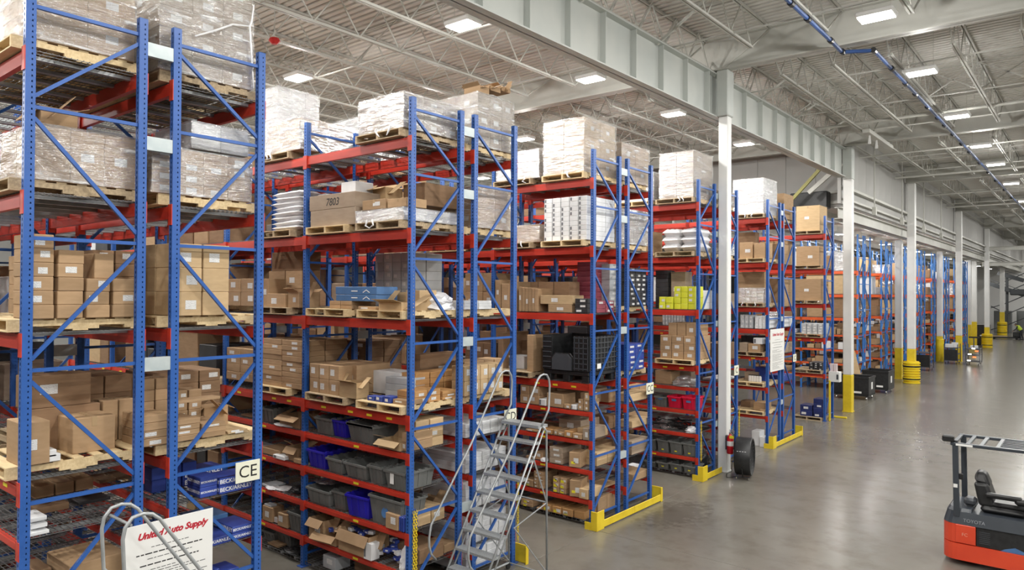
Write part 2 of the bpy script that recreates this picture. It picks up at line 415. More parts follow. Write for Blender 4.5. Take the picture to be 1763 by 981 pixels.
# upper walls and the lower hall beyond
ZL = 8.15
wl = ob('wall_left', MB().box(-7.95, -7.82, 29.6, YF, ZL-.1, ZD).mesh('wall_left', PANEL), kind='structure')
_pn = MB().cbox(0, .02, .006, 1.214, 0, ZD-ZL-.62, .006).mesh('wall_panel', PANEL)
for k in range(34): ob('wall_panel', _pn, wl, (-7.82, 29.7+k*1.22, ZL+.6))
wb = ob('wall_back', MB().box(XW, -7.95, 31.0, 31.15, ZL-.1, ZD).mesh('wall_back', PANEL), kind='structure')
_pn = MB().cbox(.006, 1.214, -.02, 0, 0, ZD-ZL-.62, .006).mesh('wall_panel', PANEL)
for k in range(22): ob('wall_panel', _pn, wb, (-7.95-1.22*(k+1), 31.0, ZL+.6))
b = MB()
for z, d, h in ((8.62, .16, .1), (8.2, .12, .08), (ZD-.5, .08, .05)):
    b.box(-7.82, -7.8+d, 29.8, YF, z, z+h)
ob('wall_ledge', b.mesh('wall_ledge', STEELG), wl)
b = MB()
for z, d, h in ((8.62, .16, .1), (8.2, .12, .12)): b.box(-40, -7.95, 31.0-d, 31.0, z, z+h)
ob('wall_ledge', b.mesh('wall_ledge', STEELG), wb)
lb = igirder((-7.95, 29.7, 0), (-7.95, YF, 0), 7.46, 7.92, .26).mesh('low_beam', STEELG)
ob('trim_31', lb, kind='structure')
ob('trim_32', igirder((-7.95, 73.4, 0), (8, 73.4, 0), 7.0, 7.35, .3).mesh('mezzanine_beam', STEELG), kind='structure')
ob('trim_33', igirder((-7.95, 73.4, 0), (8, 73.4, 0), 8.3, 8.65, .3).mesh('mezzanine_beam', STEELG), kind='structure')
c = ob('ceiling_low', deck_mesh(-50, -7.95, 31.2, YF, ZL, .2, .05), kind='structure')
chm = MB()
for x in grid(-9.4, 1.6, -30, -8): chm.box(x-.05, x+.05, 31.3, YF-.5, ZL-.3, ZL)
ob('roof_purlin', chm.mesh('roof_purlin', STEELG), c, kind='stuff')
we = ob('wall_end', MB().box(-50, XE, YF-.1, YF+.1, 0, ZD).mesh('wall_end', WALLW), kind='structure')
_pn = MB().cbox(.008, 2.99, -.03, 0, 0, 10.9, .01).mesh('wall_panel', WALLW)
for k in range(12): ob('wall_panel', _pn, we, (-16+3*k, YF-.1, .05))
0 and ob('wall_right', MB().box(XE-.1, XE, YN, YF, 0, ZD).mesh('wall_right', WALLW), kind='structure')
ob('wall_west', MB().box(XW, XW+.1, YN, YF, 0, ZD).mesh('wall_west', PANEL), kind='structure')
# braces and the dark duct at the back wall
b = MB(); p = onY(1418, 284, 29.62); q = onY(1356, 352, 29.62); p = p+(p-q)*.36; b.bar(p, q, .1, .12)
tb = thing('diagonal_brace', 'olive diagonal brace above the last rack, in front of the back wall', 'brace'); ob('brace_bar', b.mesh('brace_bar', mat('olive paint', (.36, .34, .10), .5)), tb)
b = MB(); p = onY(1440, 290, 29.62); q = onY(1392, 332, 29.62); p = p+(p-q)*.2; b.bar(p, q, .1, .16)
tb = thing('diagonal_brace', 'grey diagonal brace beside the olive one at the back wall', 'brace'); ob('brace_bar', b.mesh('brace_bar', STEELG), tb)
p = onY(1362, 336, 30.55); q = onY(1426, 352, 30.55)
td = thing('dock_hood', 'black hood hanging below the ledge of the back wall', 'hood', (p.x, 30.4, q.z-.15))
ob('hood_shell', MB().cbox(0, q.x-p.x, 0, .5, 0, p.z-q.z+.2, .03).mesh('hood_shell', BLACKP), td)
ob('hood_lip', MB().box(0, q.x-p.x, -.06, .0, 0, .05).mesh('hood_lip', DARKG), td)
# ------------------------------------------------------------------ lamps
_hs = MB(); _hs.cbox(-.34, .34, -.24, .24, .02, .12, .03)
_ls = MB().box(-.30, .30, -.20, .20, 0, .022).mesh('lamp_lens', LENS)
_hs = _hs.mesh('lamp_housing', WHITEP)
_rod = MB().tube([(-.25, 0, .12), (-.25, 0, 1.2)], .006, 5).tube([(.25, 0, .12), (.25, 0, 1.2)], .006, 5).mesh('suspension_rod', STEELG)
_rod2 = MB().tube([(-.25, 0, .12), (-.25, 0, .595)], .006, 5).tube([(.25, 0, .12), (.25, 0, .595)], .006, 5).mesh('suspension_rod', STEELG)
def lamp(x, y, z, W, label, group=None, light=True):
    t = thing('high_bay_lamp', label, 'ceiling lamp', (x, y, z), 0, group)
    ob('lamp_housing', _hs, t); ob('lamp_lens', _ls, t); ob('suspension_rod', _rod if z > 9 else _rod2, t)
    if light:
        L = bpy.data.lights.get('bay%d' % W); G = bpy.data.lights.get('glow%d' % W)
        if not L:
            L = bpy.data.lights.new('bay%d' % W, 'AREA'); L.shape = 'RECTANGLE'; L.size = .6; L.size_y = .4; L.energy = W; L.color = LAMP_COL
            G = bpy.data.lights.new('glow%d' % W, 'POINT'); G.shadow_soft_size = .07; G.energy = W*GLOW; G.color = LAMP_COL
        ob('lamp_light', L, t, (0, 0, -.02)); ob('lamp_glow', G, t, (0, 0, -.11))     # the drop lens shines sideways too
ORD = ['first', 'second', 'third', 'fourth', 'fifth', 'sixth', 'seventh', 'eighth', 'ninth', 'tenth', 'eleventh', 'twelfth', 'thirteenth', 'fourteenth', 'fifteenth', 'sixteenth', 'seventeenth', 'eighteenth', 'nineteenth', 'twentieth']
ORD += ['twenty-'+o for o in ORD[:9]]+['thirtieth']+['thirty-'+o for o in ORD[:9]]+['fortieth']
LZ = 9.85
_rows = [(-3.35, 'over the main aisle'), (-9.9, 'just left of the deep girder'), (-15.6, 'second row left of the girder'), (-22.5, 'third row left of the girder'), (-29.2, 'fourth row left of the girder'), (-36, 'fifth row left of the girder'), (-43, 'sixth row left of the girder'), (3.4, 'over the right side of the floor'), (10.1, 'second row right of the aisle'), (16.8, 'third row right of the aisle')]  # outer rows added out of view so bounced light reaches the ceiling
_seen = {-3.35: (15.1, 19.6, 25.1, 30.6, 35.3, 41.8, 50), -9.9: (10.45, 15.1, 19.6, 25.1), -15.6: (10.45, 19.6), -22.5: (25.1,)}
UNSEEN = 'high bay lamp out of the view, lighting the rest of the hall'
for x, where in _rows:
    for y in ((-8.5, -3.9, .8, 5.6, 10.45, 15.1, 19.6, 25.1, 30.6, 35.3, 41.8, 50, 58, 68, 80, 95, 106) if x > -5 else (-8.5, -3.9, .8, 5.6, 10.45, 15.1, 19.6, 25.1)):
        vs = _seen.get(x, ())
        if y in vs: lamp(x, y, LZ, LAMP_W, 'bright rectangular high bay lamp %s, %s in view counting away' % (where, ORD[vs.index(y)]))
        else: lamp(x, y, LZ, LAMP_W, UNSEEN, 'high bay lamps out of the view')
for x, ys, vs, where in ((-10.2, (33.5, 38.9, 43.6, 48.3, 53, 57.7, 62.4, 71, 80, 90, 100), (38.9, 43.6, 48.3, 57.7, 62.4, 71), 'under the low roof beyond the racks'), (-15.5, (33.5, 38.9, 43.6, 48.3, 53, 57.7), (48.3,), 'deep under the low roof')):  # farthest lamps of the first row are added to brighten the hall's end
    for y in ys:
        if y in vs: lamp(x, y, 7.55, LAMP_W2, 'bright lamp %s%s' % (where, ', %s in view counting away' % ORD[vs.index(y)] if len(vs) > 1 else ''))
        else: lamp(x, y, 7.55, LAMP_W2, 'lamp out of the view under the low roof', 'low roof lamps out of the view')
# ------------------------------------------------------------------ pipes under the roof
AIR = [(-4.6, 2, 10.1), (-4.6, 14.9, 10.1), (-4.6, 16.7, 10.1), (-4.62, 17.55, 10.1), (-4.02, 17.9, 10.1), (-3.98, 22.5, 10.1), (-3.95, 31, 10.1), (-3.9, 60, 10.1)]
AIRM = varied('blue pipe paint', (.022, .06, .19), (.03, .08, .25), 3, .3)
t = thing('compressed_air_pipe', 'long blue compressed air pipe under the roof of the main aisle', 'pipe')
for a, b_ in zip(AIR, AIR[1:]): ob('pipe_run', MB().tube([a, b_], .045, 8).mesh('pipe_run', AIRM), t)
_cl = MB().lathe([(.065, -.07), (.065, .07)], 10, axis='y').mesh('pipe_clamp', BLACK)
for y in (14.0, 15.0, 16.6, 17.55, 19.6, 21.2, 22.5, 24.3, 26, 27.3, 29, 31, 33, 36, 39, 42, 46, 50):
    x = -4.6 if y < 17.6 else -4.0
    ob('pipe_clamp', _cl, t, (x, y, 10.1)); 
ob('pipe_clamp', _cl, t, (-4.02, 17.9, 10.1))
for k, (y, z, r) in enumerate(((25.9, 10.25, .05), (31.6, 10.1, .03), (34.2, 10.2, .03), (38.2, 10.1, .05), (46, 10.1, .04), (53, 10.1, .05))):
    t = thing('sprinkler_pipe', 'pale sprinkler pipe crossing above the main aisle, %s counting away' % ORD[k], 'pipe', (0, y, z), 0, 'sprinkler pipes')
    ob('pipe_run', MB().tube([(GX+.1, 0, 0), (16, 0, 0)], r, 8).mesh('pipe_run', STEELG), t)
    b = MB()
    for x in grid(-6.3, 3.3, -7, 15): b.tube([(x, 0, r), (x, 0, .7)], .008, 4)
    ob('pipe_hanger', b.mesh('pipe_hanger', STEELG), t)
t = thing('cable_duct', 'pale square duct with hanging brackets beside the deep girder', 'duct', (-6.2, 26.5, 10.02))
ob('duct_body', MB().cbox(-.12, .12, 0, 3.6, 0, .14, .01).mesh('duct_body', STEELG), t)
_br = MB().hexa([(-.05, -.02, -.3), (.05, -.02, -.3), (.05, .02, -.3), (-.05, .02, -.3)], [(-.02, -.02, 0), (.02, -.02, 0), (.02, .02, 0), (-.02, .02, 0)]).mesh('bracket', WHITEP)
for y in (.5, 1.5): ob('bracket', _br, t, (0, y, 0))
for k, y in enumerate((33.5, 39, 44.5, 50)):
    t = thing('conduit_drop', 'thin pale conduit drop on the upper left wall, %s counting away' % ORD[k], 'conduit', (-7.5, y, 7.9), 0, 'conduit drops')
    ob('conduit', MB().tube([(0, 0, 0), (0, 0, 3.16)], .03, 6).mesh('conduit', STEELG), t)
    ob('junction_box', MB().cbox(-.08, .08, -.08, .08, 0, .35, .01).mesh('junction_box', STEELG), t)
t = thing('smoke_detector', 'small red alarm device hanging under the roof left of the girder', 'alarm', (-14.2, 8.9, 10.05))
ob('detector_body', MB().lathe([(.1, .08), (.13, .02), (.06, -.05)], 12).mesh('detector_body', mat('alarm red', (.5, .02, .02), .4)), t)
ob('detector_rod', MB().tube([(0, 0, .05), (0, 0, .95)], .012, 5).mesh('detector_rod', STEELG), t)
# ------------------------------------------------------------------ pallet racks
PH = 7.3
def post_mesh(m, holes=True, hx=.035, hy=.042):
    b = MB()
    if not holes:
        b.cbox(-hx, hx, -hy, hy, 0, PH, .006)
    else:
        p = .0508; n = int(PH/p)
        for (ax, s, wd, hw, hh) in (('x', 1, hy, .0065, .0085), ('x', -1, hy, .0065, .0085), ('y', 1, hx, .010, .014), ('y', -1, hx, .010, .014)):
            off = .012 if ax == 'x' else 0
            for k in range(n):
                z0 = k*p; z1 = z0+p if k < n-1 else PH; zc = z0+p/2
                o_ = [(-wd, z0), (wd, z0), (wd, z1), (-wd, z1)]
                i_ = [(off-hw, zc-hh), (off+hw, zc-hh), (off+hw*.7, zc+hh), (off-hw*.7, zc+hh)]
                f = (lambda a, z: (s*hx, a, z)) if ax == 'x' else (lambda a, z: (a, s*hy, z))
                vs = [f(*q) for q in o_+i_]; fs = [(j, (j+1) % 4, 4+(j+1) % 4, 4+j) for j in range(4)]
                if (ax == 'x') != (s > 0): fs = [tuple(reversed(q)) for q in fs]
                b.add(vs, fs)
        b.box(-hx, hx, -hy, hy, PH-.004, PH)
    return b.mesh('upright_post', m)
POST = {}
def getpost(m, holes):
    k = (m.name, holes)
    if k not in POST: POST[k] = post_mesh(m, holes)
    return POST[k]
FOOT = MB().box(-.07, .07, -.09, .09, 0, .012).mesh('foot_plate', BLUED)
MC = {}
def cached(key, fn):
    if key not in MC: MC[key] = fn()
    return MC[key]
HZ = (7.13, 6.2, 4.99, 3.77, 2.55, 1.33, .2)
def frame(t, x, ya, yb, flip, m, holes, spread=0):
    for y in (ya, yb):
        ob('upright_post', getpost(m, holes), t, (x, y, 0)); ob('foot_plate', FOOT, t, (x, y, 0))
    a, b_ = ya+.04, yb-.04; L = round(b_-a, 3)
    hm = cached(('hz', L, m.name), lambda: MB().box(-.017, .017, 0, L, -.017, .017).mesh('brace', m))
    for z in HZ: ob('brace', hm, t, (x, a, z))
    for k in range(len(HZ)-1):
        z1, z0 = HZ[k]-.1, HZ[k+1]+.1; up = (k % 2 == 0) == (not flip)   # True: high at the front post
        dz = round(z1-z0, 3)
        dm = cached(('dg', L, dz, up, m.name), lambda: MB().bar((0, 0, dz if up else 0), (0, L, 0 if up else dz), .034, .034, (1, 0, 0)).mesh('diagonal_brace', m))
        ob('diagonal_brace', dm, t, (x, a, z0))
def beam_mesh(L, h, m):
    b = MB(); b.box(.045, L-.045, -.022, .022, -h, 0); b.box(.045, L-.045, -.030, -.022, -h, -h*.28)
    for x0, x1 in ((.0, .05), (L-.05, L)): b.box(x0-.035 if x0 == 0 else x0, x1 if x0 == 0 else x1+.035, -.05, -.042, -h-.07, .015); b.box(x0+.036 if x0 == 0 else x0-.0, x1 if x0 == 0 else x1-.036, -.05, .03, -h-.05, .015)
    return b.mesh('beam', m)
def deck_parts(wd, dp):
    b = MB(); r = .0028
    for k in range(13): x = .01+k*(wd-.02)/12; b.box(x-r, x+r, 0, dp, .004, .004+2*r)
    n = int(dp/.052)
    for k in range(n+1): y = k*dp/n; b.box(0, wd, y-r, y+r, .004+2*r, .004+4*r)
    for k in range(13): x = .01+k*(wd-.02)/12; b.box(x-r, x+r, -.006, -.001, -.035, .01)
    b.box(0, wd, -.006, -.001, -.035, -.03)
    c = MB()
    for k in range(3): x = wd*(.17+.33*k); c.box(x-.03, x+.03, .01, dp-.01, -.03, .003)
    return b.mesh('wire_deck', WIRE), c.mesh('deck_channel', GALV)
XS = [-7.607, -10.147, -12.687, -15.227, -17.767, -20.307]
LV = [6.73, 5.41, 4.10, 2.74, 2.20, 1.64, 1.07, .5, .08]
LSTRIP = MB().box(-.06, .06, -.0025, 0, -.017, .017).mesh('location_label', YSTICK)
RACK = {}
def rack(code, label, subs, levels, xs=XS, m=BLUE, holes=True, beam=None, decks=True, spacers=True, lowdeck=True, strips=True):
    t = thing('pallet_rack', label, 'rack', (0, 0, 0)); RACK[code] = (subs, levels)
    beam = beam or RED
    for x in xs:
        for ya, yb, flip in subs: frame(t, x, ya, yb, flip, m, holes)
        if len(subs) == 2 and spacers:
            g0, g1 = subs[0][1]+.042, subs[1][0]-.042
            sm = cached(('sp', round(g1-g0, 3)), lambda: MB().box(-.03, .03, 0, g1-g0, -.07, .07).mesh('row_spacer', SPACER))
            for z in (7.0, 6.03, 3.75, 1.2): ob('row_spacer', sm, t, (x, g0, z))
    for xa, xb in zip(xs[1:], xs):
        L = round(xb-xa, 3)
        for si, (ya, yb, _) in enumerate(subs):
            dp = round(yb-ya+.02, 3)
            wd = (L-.09)/2-.01
            dm, cm = cached(('dk', round(wd, 3), dp), lambda: deck_parts(wd, dp))
            for li, z in enumerate(levels):
                h = .135 if z > 2.65 else .085
                if z > .2:
                    bm = cached(('bm', L, h, beam.name), lambda: beam_mesh(L, h, beam))
                    b1 = ob('beam', bm, t, (xa, ya, z)); ob('beam', bm, t, (xb, yb, z), (0, 0, pi))
                    if strips and si == 0 and z < 3:
                        for q in ((.42, 1.1, 1.55, 2.0) if z > 2.6 else (1.25,)):
                            ob('location_label', LSTRIP, b1, (q+.12, -.030, -h*.55))
                if decks and (z > .2 or lowdeck):
                    for k in (0, 1):
                        d = ob('wire_deck', dm, t, (xa+.047+k*(wd+.015), ya-.01, z+.002)); ob('deck_channel', cm, d)
    return t
rack('CE', 'nearest blue and red double pallet rack, carrying the CE sign', [(2.25, 3.25, True), (3.60, 4.59, False)], LV, XS[:4])
rack('CD', 'blue and red double pallet rack with the CD sign behind the tall rolling ladder', [(6.99, 7.99, False), (8.31, 9.29, False)], LV)
rack('CC', 'blue and red double pallet rack with the CC sign and black bulk container', [(11.72, 12.67, False), (13.0, 14.0, False)], LV)
rack('CB', 'double pallet rack beside the nearest white column, holding two red totes', [(16.41, 17.33, True), (17.86, 18.77, False)], LV)
rack('CA', 'double pallet rack beyond the drum fan with a tall white notice', [(21.12, 22.13, False), (22.41, 23.44, False)], [6.75, 5.43, 4.10, 3.46, 2.64, 1.74, .9])
rack('BZ', 'single pallet rack with three levels of big cartons beside the second column', [(26.78, 27.73, False)], [6.65, 5.40, 4.15, 2.94, 1.66], spacers=False)

# what fills the far bays, glimpsed only through the gaps between posts
def deep_stock(code, x_from, x_to, seed):
    rr = random.Random(seed); b = MB(); mats = [CARD['tan'], CARD['brown'], CARD['light'], CARD['grey'], CARD['white'], CARD['black']]
    subs, lv = RACK[code]
    for ya, yb, _ in subs:
        for li, z in enumerate(lv):
            top = (z+1.15) if li == 0 else lv[li-1]-.17
            x = x_to+.09; xf = x_from-(1.35 if li == 0 else 0)
            while x < xf-.3:
                w_ = rr.uniform(.3, .9) if z > 2.6 else rr.uniform(.2, .5); hh = min(top-z, rr.uniform(.45, 1.05) if z > 2.6 else rr.uniform(.2, .42))
                if not any(abs(x+w_/2-q) < w_/2+.07 for q in XS) and x+w_ < xf-.05:
                    b.mi = rr.choice((0, 0, 1, 1, 2, 3, 4, 5)); b.cbox(x, x+w_, ya+.05, yb-.05, z+.02, z+.02+hh, .01)
                x += w_+rr.uniform(.01, .08)
    o = ob('carton_stock', b.mesh('carton_stock', mats)); o['kind'] = 'stuff'; o['label'] = 'cartons stored deep in the far bays of the '+code_words[code]; o['category'] = 'cartons'
code_words = {'CE': 'nearest rack with the CE sign', 'CD': 'rack with the CD sign', 'CC': 'rack with the CC sign', 'CB': 'rack with two red totes', 'CA': 'rack with the tall notice', 'BZ': 'last tall rack'}
for k, (c_, xf) in enumerate((('CE', XS[2]), ('CD', XS[2]), ('CC', XS[2]), ('CB', XS[1]), ('CA', XS[2]), ('BZ', XS[2]))):
    deep_stock(c_, xf, XS[3] if c_ == 'CE' else XS[5], k+40)
# ------------------------------------------------------------------ goods: cartons, pallets, wrapped loads, totes
RNAME = {'CE': 'CE rack', 'CD': 'CD rack', 'CC': 'CC rack', 'CB': 'red-tote rack', 'CA': 'notice rack', 'BZ': 'last tall rack'}
LNAME = ['top level', 'second level', 'third level', 'fourth level', 'fifth level', 'sixth level', 'seventh level', 'eighth level', 'floor level']
GREYINK = mat('grey print', (.16, .165, .18), .6)
PEND = []     # things still waiting for their label: (object, what, where, sort key)
KEEP_SERIAL = False
NSER = [0]
def pend(o, what, where, key, cat, group=None):
    o['category'] = cat
    if cat in ('carton', 'box'): o['serial'] = NSER[0]; NSER[0] += 1
    if group: o['group'] = group
    PEND.append((o, what, where, key)); return o
SKIP = set()
SKIP |= {n for a, b in ((19, 26), (38, 40), (42, 44), (46, 48), (50, 54), (62, 62), (65, 78), (88, 88), (92, 92), (95, 96), (98, 98), (176, 177), (179, 180), (190, 196), (216, 216), (251, 251), (253, 253), (255, 255), (268, 268), (270, 270), (272, 272), (379, 379), (382, 382), (385, 385), (387, 387), (389, 389), (402, 402), (428, 429), (436, 436), (449, 449), (454, 454), (457, 459), (557, 560), (589, 596), (654, 655), (657, 658), (660, 661), (663, 664), (741, 742), (745, 745), (748, 748), (751, 751), (754, 754), (861, 862), (864, 865), (879, 879), (882, 882), (1057, 1057), (1059, 1059), (1063, 1064), (1095, 1095),) for n in range(a, b+1)}
def flush_labels():
    for r in list(PEND):
        if r[0].get('serial', -1) in SKIP:
            PEND.remove(r)
            for c in list(r[0].children): bpy.data.objects.remove(c)
            bpy.data.objects.remove(r[0])
    for r in PEND:
        if 'serial' in r[0] and not KEEP_SERIAL: del r[0]['serial']
    g = {}
    for r in PEND: g.setdefault((r[1], r[2]), []).append(r)
    for (what, where), rs in g.items():
        rs.sort(key=lambda r: r[3]); n = len(rs)
        for k, r in enumerate(rs):
            if n == 1: s = ''
            elif n == 2: s = ('left ', 'right ')[k]
            elif n == 3: s = ('left ', 'middle ', 'right ')[k]
            elif k == 0: s = 'leftmost '
            elif k == n-1: s = 'rightmost '
            else: s = '%s-from-left ' % ORD[min(k, 39)]
            r[0]['label'] = (s+what.rstrip(',')+', '+where).strip() if not where.startswith('on ') else (s+what.rstrip(',')+' '+where)
    PEND.clear()
def R2(v, q=.02): return max(q, round(v/q)*q)
def carton_mesh(w, d, h, tone):
    return cached(('ct', w, d, h, tone), lambda: MB().cbox(-w/2, w/2, -d/2, d/2, 0, h, min(.006, h*.08)).mesh('carton', CARD[tone]))
def tape_mesh(w, d, h, ax):
    def mk():
        b = MB(); t = .0022; k = min(.09, h*.35)
        if ax == 'y':
            b.box(-.024, .024, -d/2-t, d/2+t, h, h+t); b.box(-.024, .024, -d/2-t, -d/2, h-k, h); b.box(-.024, .024, d/2, d/2+t, h-k, h)
        else:
            b.box(-w/2-t, w/2+t, -.024, .024, h, h+t); b.box(-w/2-t, -w/2, -.024, .024, h-k, h); b.box(w/2, w/2+t, -.024, .024, h-k, h)
        return b.mesh('packing_tape', TAPE)
    return cached(('tp', w, d, h, ax), mk)
def sticker(w, h, m=None): return cached(('st', w, h, (m or LABEL).name), lambda: MB().box(-w/2, w/2, -.0018, 0, -h/2, h/2).mesh('shipping_label', m or LABEL))
def carton(x, y, z, w, d, h, tone='tan', rz=0, lab='', tape=None, name='carton'):
    """x, y centre of the base; lab: faces with a paper label (f front, s aisle side)"""
    if name == 'carton':
        if tone in ('black', 'pink', 'yellow', 'blue', 'navy', 'steel blue'): name = 'parts_box'
        elif tone in ('white', 'grey box'): name = 'long_carton' if max(w, d) > 2.4*min(w, d) else 'pale_carton'
        elif h > 1.3*max(w, d): name = 'tall_carton'
        elif h < .45*min(w, d): name = 'flat_carton'
        elif max(w, d) > 2*min(w, d): name = 'long_carton'
    o = ob(name, carton_mesh(w, d, h, tone), None, (x, y, z), (0, 0, rz))
    if tape and tone not in ('blue', 'black', 'white', 'pink'): ob('packing_tape', tape_mesh(w, d, h, tape), o)
    for f in lab:
        if f in 'fs' and tone == 'white' and not (w < .12):
            bw = (w if f == 'f' else d); ob('printed_band', sticker(R2(bw*.22), R2(h*.7), GREYINK), o, (-bw*.33, -d/2, h*.5) if f == 'f' else (w/2, -bw*.33, h*.5), (0, 0, 0) if f == 'f' else (0, 0, pi/2))
        elif f in 'fF':
            lw, lh = min(.15, w*.42), min(.1, h*.42); dx = random.uniform(-.2, .2)*w
            ob('shipping_label', sticker(R2(lw), R2(lh)), o, (dx, -d/2, h*random.uniform(.4, .6)))
        elif f in 'sS':
            lw, lh = min(.15, d*.42), min(.1, h*.42); dy = random.uniform(-.2, .2)*d
            ob('shipping_label', sticker(R2(lw), R2(lh)), o, (w/2, dy, h*random.uniform(.4, .6)), (0, 0, pi/2))
        elif f == 'y':
            ob('yellow_sticker', sticker(.08, .05, YSTICK), o, (-w*.15, -d/2, h*.3), label='yellow sticker')
    return o
def open_mesh(w, d, h, tone):
    def mk():
        b = MB(); t = .007; b.box(-w/2, w/2, -d/2, d/2, 0, t)
        b.box(-w/2, w/2, -d/2, -d/2+t, t, h); b.box(-w/2, w/2, d/2-t, d/2, t, h); b.box(-w/2, -w/2+t, -d/2+t, d/2-t, t, h); b.box(w/2-t, w/2, -d/2+t, d/2-t, t, h)
        return b.mesh('open_carton', CARD[tone])
    return cached(('oc', w, d, h, tone), mk)
def open_carton(x, y, z, w, d, h, tone='tan', rz=0, lab=''):
    o = ob('open_carton', open_mesh(w, d, h, tone), None, (x, y, z), (0, 0, rz))
    fl = min(.16, min(w, d)*.38)
    for sx, sy, L in ((1, 0, d), (-1, 0, d), (0, 1, w), (0, -1, w)):
        a = random.uniform(.25, 1.15); m = cached(('fl', R2(L), R2(fl), tone), lambda: MB().box(-R2(L)/2+.006, R2(L)/2-.006, 0, R2(fl), 0, .005).mesh('flap', CARD[tone]))
        f = ob('flap', m, o, (sx*w/2, sy*d/2, h)); f.rotation_mode = 'ZYX'
        f.rotation_euler = (a if random.random() < .65 else -a*.7, 0, {(1, 0): -pi/2, (-1, 0): pi/2, (0, 1): 0, (0, -1): pi}[sx, sy])
    for f in lab:
        if f == 'f': ob('shipping_label', sticker(.14 if w > .35 else .08, .08), o, (w*.1, -d/2, h*.5))
        if f == 's': ob('shipping_label', sticker(.12, .08), o, (w/2, 0, h*.5), (0, 0, pi/2))
    return o
# pallet: 40 in wide across the beams, 48 in deep with notched stringers
def pallet_kit(wood):
    W, D = 1.02, 1.22
    def mk():
        tb = MB().cbox(-W/2, W/2, -.045, .045, 0, .016, .002).mesh('deck_board', wood)
        te = MB().cbox(-W/2, W/2, -.07, .07, 0, .016, .002).mesh('deck_board', wood)
        prof = [(-D/2, 0), (-.41, 0), (-.39, .032), (-.19, .032), (-.17, 0), (.17, 0), (.19, .032), (.39, .032), (.41, 0), (D/2, 0), (D/2, .088), (-D/2, .088)]
        b = MB()
        for (a0, a1, zz) in ((-D/2, -.41, 0), (-.41, -.17, .034), (-.17, .17, 0), (.17, .41, .034), (.41, D/2, 0)): b.box(-.02, .02, a0, a1, zz, .088)
        return tb, te, b.mesh('stringer', wood)
    return cached(('plk', wood.name), mk)
def pallet(x, y, z, wood=None, rz=0):
    wood = wood or WOOD; tb, te, s = pallet_kit(wood); W, D = 1.02, 1.22
    o = ob('wooden_pallet', None, None, (x, y, z), (0, 0, rz))
    for sx in (-W/2+.02, 0, W/2-.02): ob('stringer', s, o, (sx, 0, .015))
    for k in range(7): ob('deck_board', te if k in (0, 6) else tb, o, (0, -D/2+.07+k*(D-.14)/6, .103))
    for yy in (-D/2+.07, -.0, D/2-.07): ob('bottom_board', te, o, (0, yy, -.001))
    return o
PZ = .12
def film_mesh(w, d, h, m, jit=.012, seed=0):
    rnd = random.Random(seed); b = MB()
    def face(o_, u, v, nu, nv):
        k = len(b.v)
        for i in range(nu+1):
            for j in range(nv+1): b.v.append(tuple(o_[n]+u[n]*i/nu+v[n]*j/nv for n in range(3)))
        for i in range(nu):
            for j in range(nv):
                p = k+i*(nv+1)+j; b.f.append((p, p+nv+1, p+nv+2, p+1)); b.m.append(0)
    n1, n2, n3 = max(3, int(w/.16)), max(3, int(d/.16)), max(3, int(h/.10))
    x, y = w/2, d/2
    face((-x, -y, 0), (w, 0, 0), (0, 0, h), n1, n3); face((x, -y, 0), (0, d, 0), (0, 0, h), n2, n3)
    face((x, y, 0), (-w, 0, 0), (0, 0, h), n1, n3); face((-x, y, 0), (0, -d, 0), (0, 0, h), n2, n3)
    face((-x, -y, h), (w, 0, 0), (0, d, 0), n1, n2)
    vs = {}; out = []
    for v in b.v:
        key = tuple(round(c, 4) for c in v)
        if key not in vs: vs[key] = tuple(c+min(2.2*jit, abs(rnd.gauss(0, jit)))*(1 if c > 0 else -1)*(1 if n < 2 else (.4 if c > .01 else 0)) for n, c in enumerate(v))
        out.append(vs[key])
    b.v = out
    return b.mesh('stretch_wrap', m)
def wrapped(x, y, z, w, d, h, n=(2, 2, 3), tone='tan', film=None, tails=True, lab='fs', rz=0):
    o = ob('wrapped_pallet_load', None, None, (x, y, z), (0, 0, rz)); nx, ny, nz = n
    cw, cd, ch = w/nx, d/ny, h/nz
    me = carton_mesh(round(cw-.004, 3), round(cd-.004, 3), round(ch-.002, 3), tone)
    for k in range(nz):
        for i in range(nx):
            for j in range(ny):
                if 0 < i < nx-1 and 0 < j < ny-1 and k < nz-1: continue
                c = ob('carton', me, o, (-w/2+(i+.5)*cw, -d/2+(j+.5)*cd, k*ch))
                if j == 0 and 'f' in lab and random.random() < .5: ob('shipping_label', sticker(R2(min(.13, cw*.4)), R2(min(.08, ch*.4))), c, (0, -cd/2+.002, ch*.5))
                if i == nx-1 and 's' in lab and random.random() < .6: ob('shipping_label', sticker(R2(min(.13, cd*.4)), R2(min(.08, ch*.4))), c, (cw/2-.002, 0, ch*.5), (0, 0, pi/2))
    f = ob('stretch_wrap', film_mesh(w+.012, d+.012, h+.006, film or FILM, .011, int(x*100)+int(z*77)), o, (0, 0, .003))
    f['label'] = 'shiny clear stretch film'
    if tails:
        b = MB(); rr = random.Random(int(x*91+y*17))
        for k in range(2):
            px = rr.uniform(-.4, .45)*w; pts = [(px+rr.uniform(-.03, .03)*i, -d/2-.10-.006*i, .03-.045*i) for i in range(4)]
            b.tube(pts, [.012, .016, .013, .004], 5)
        ob('film_tail', b.mesh('film_tail', BAG), o)
    return o
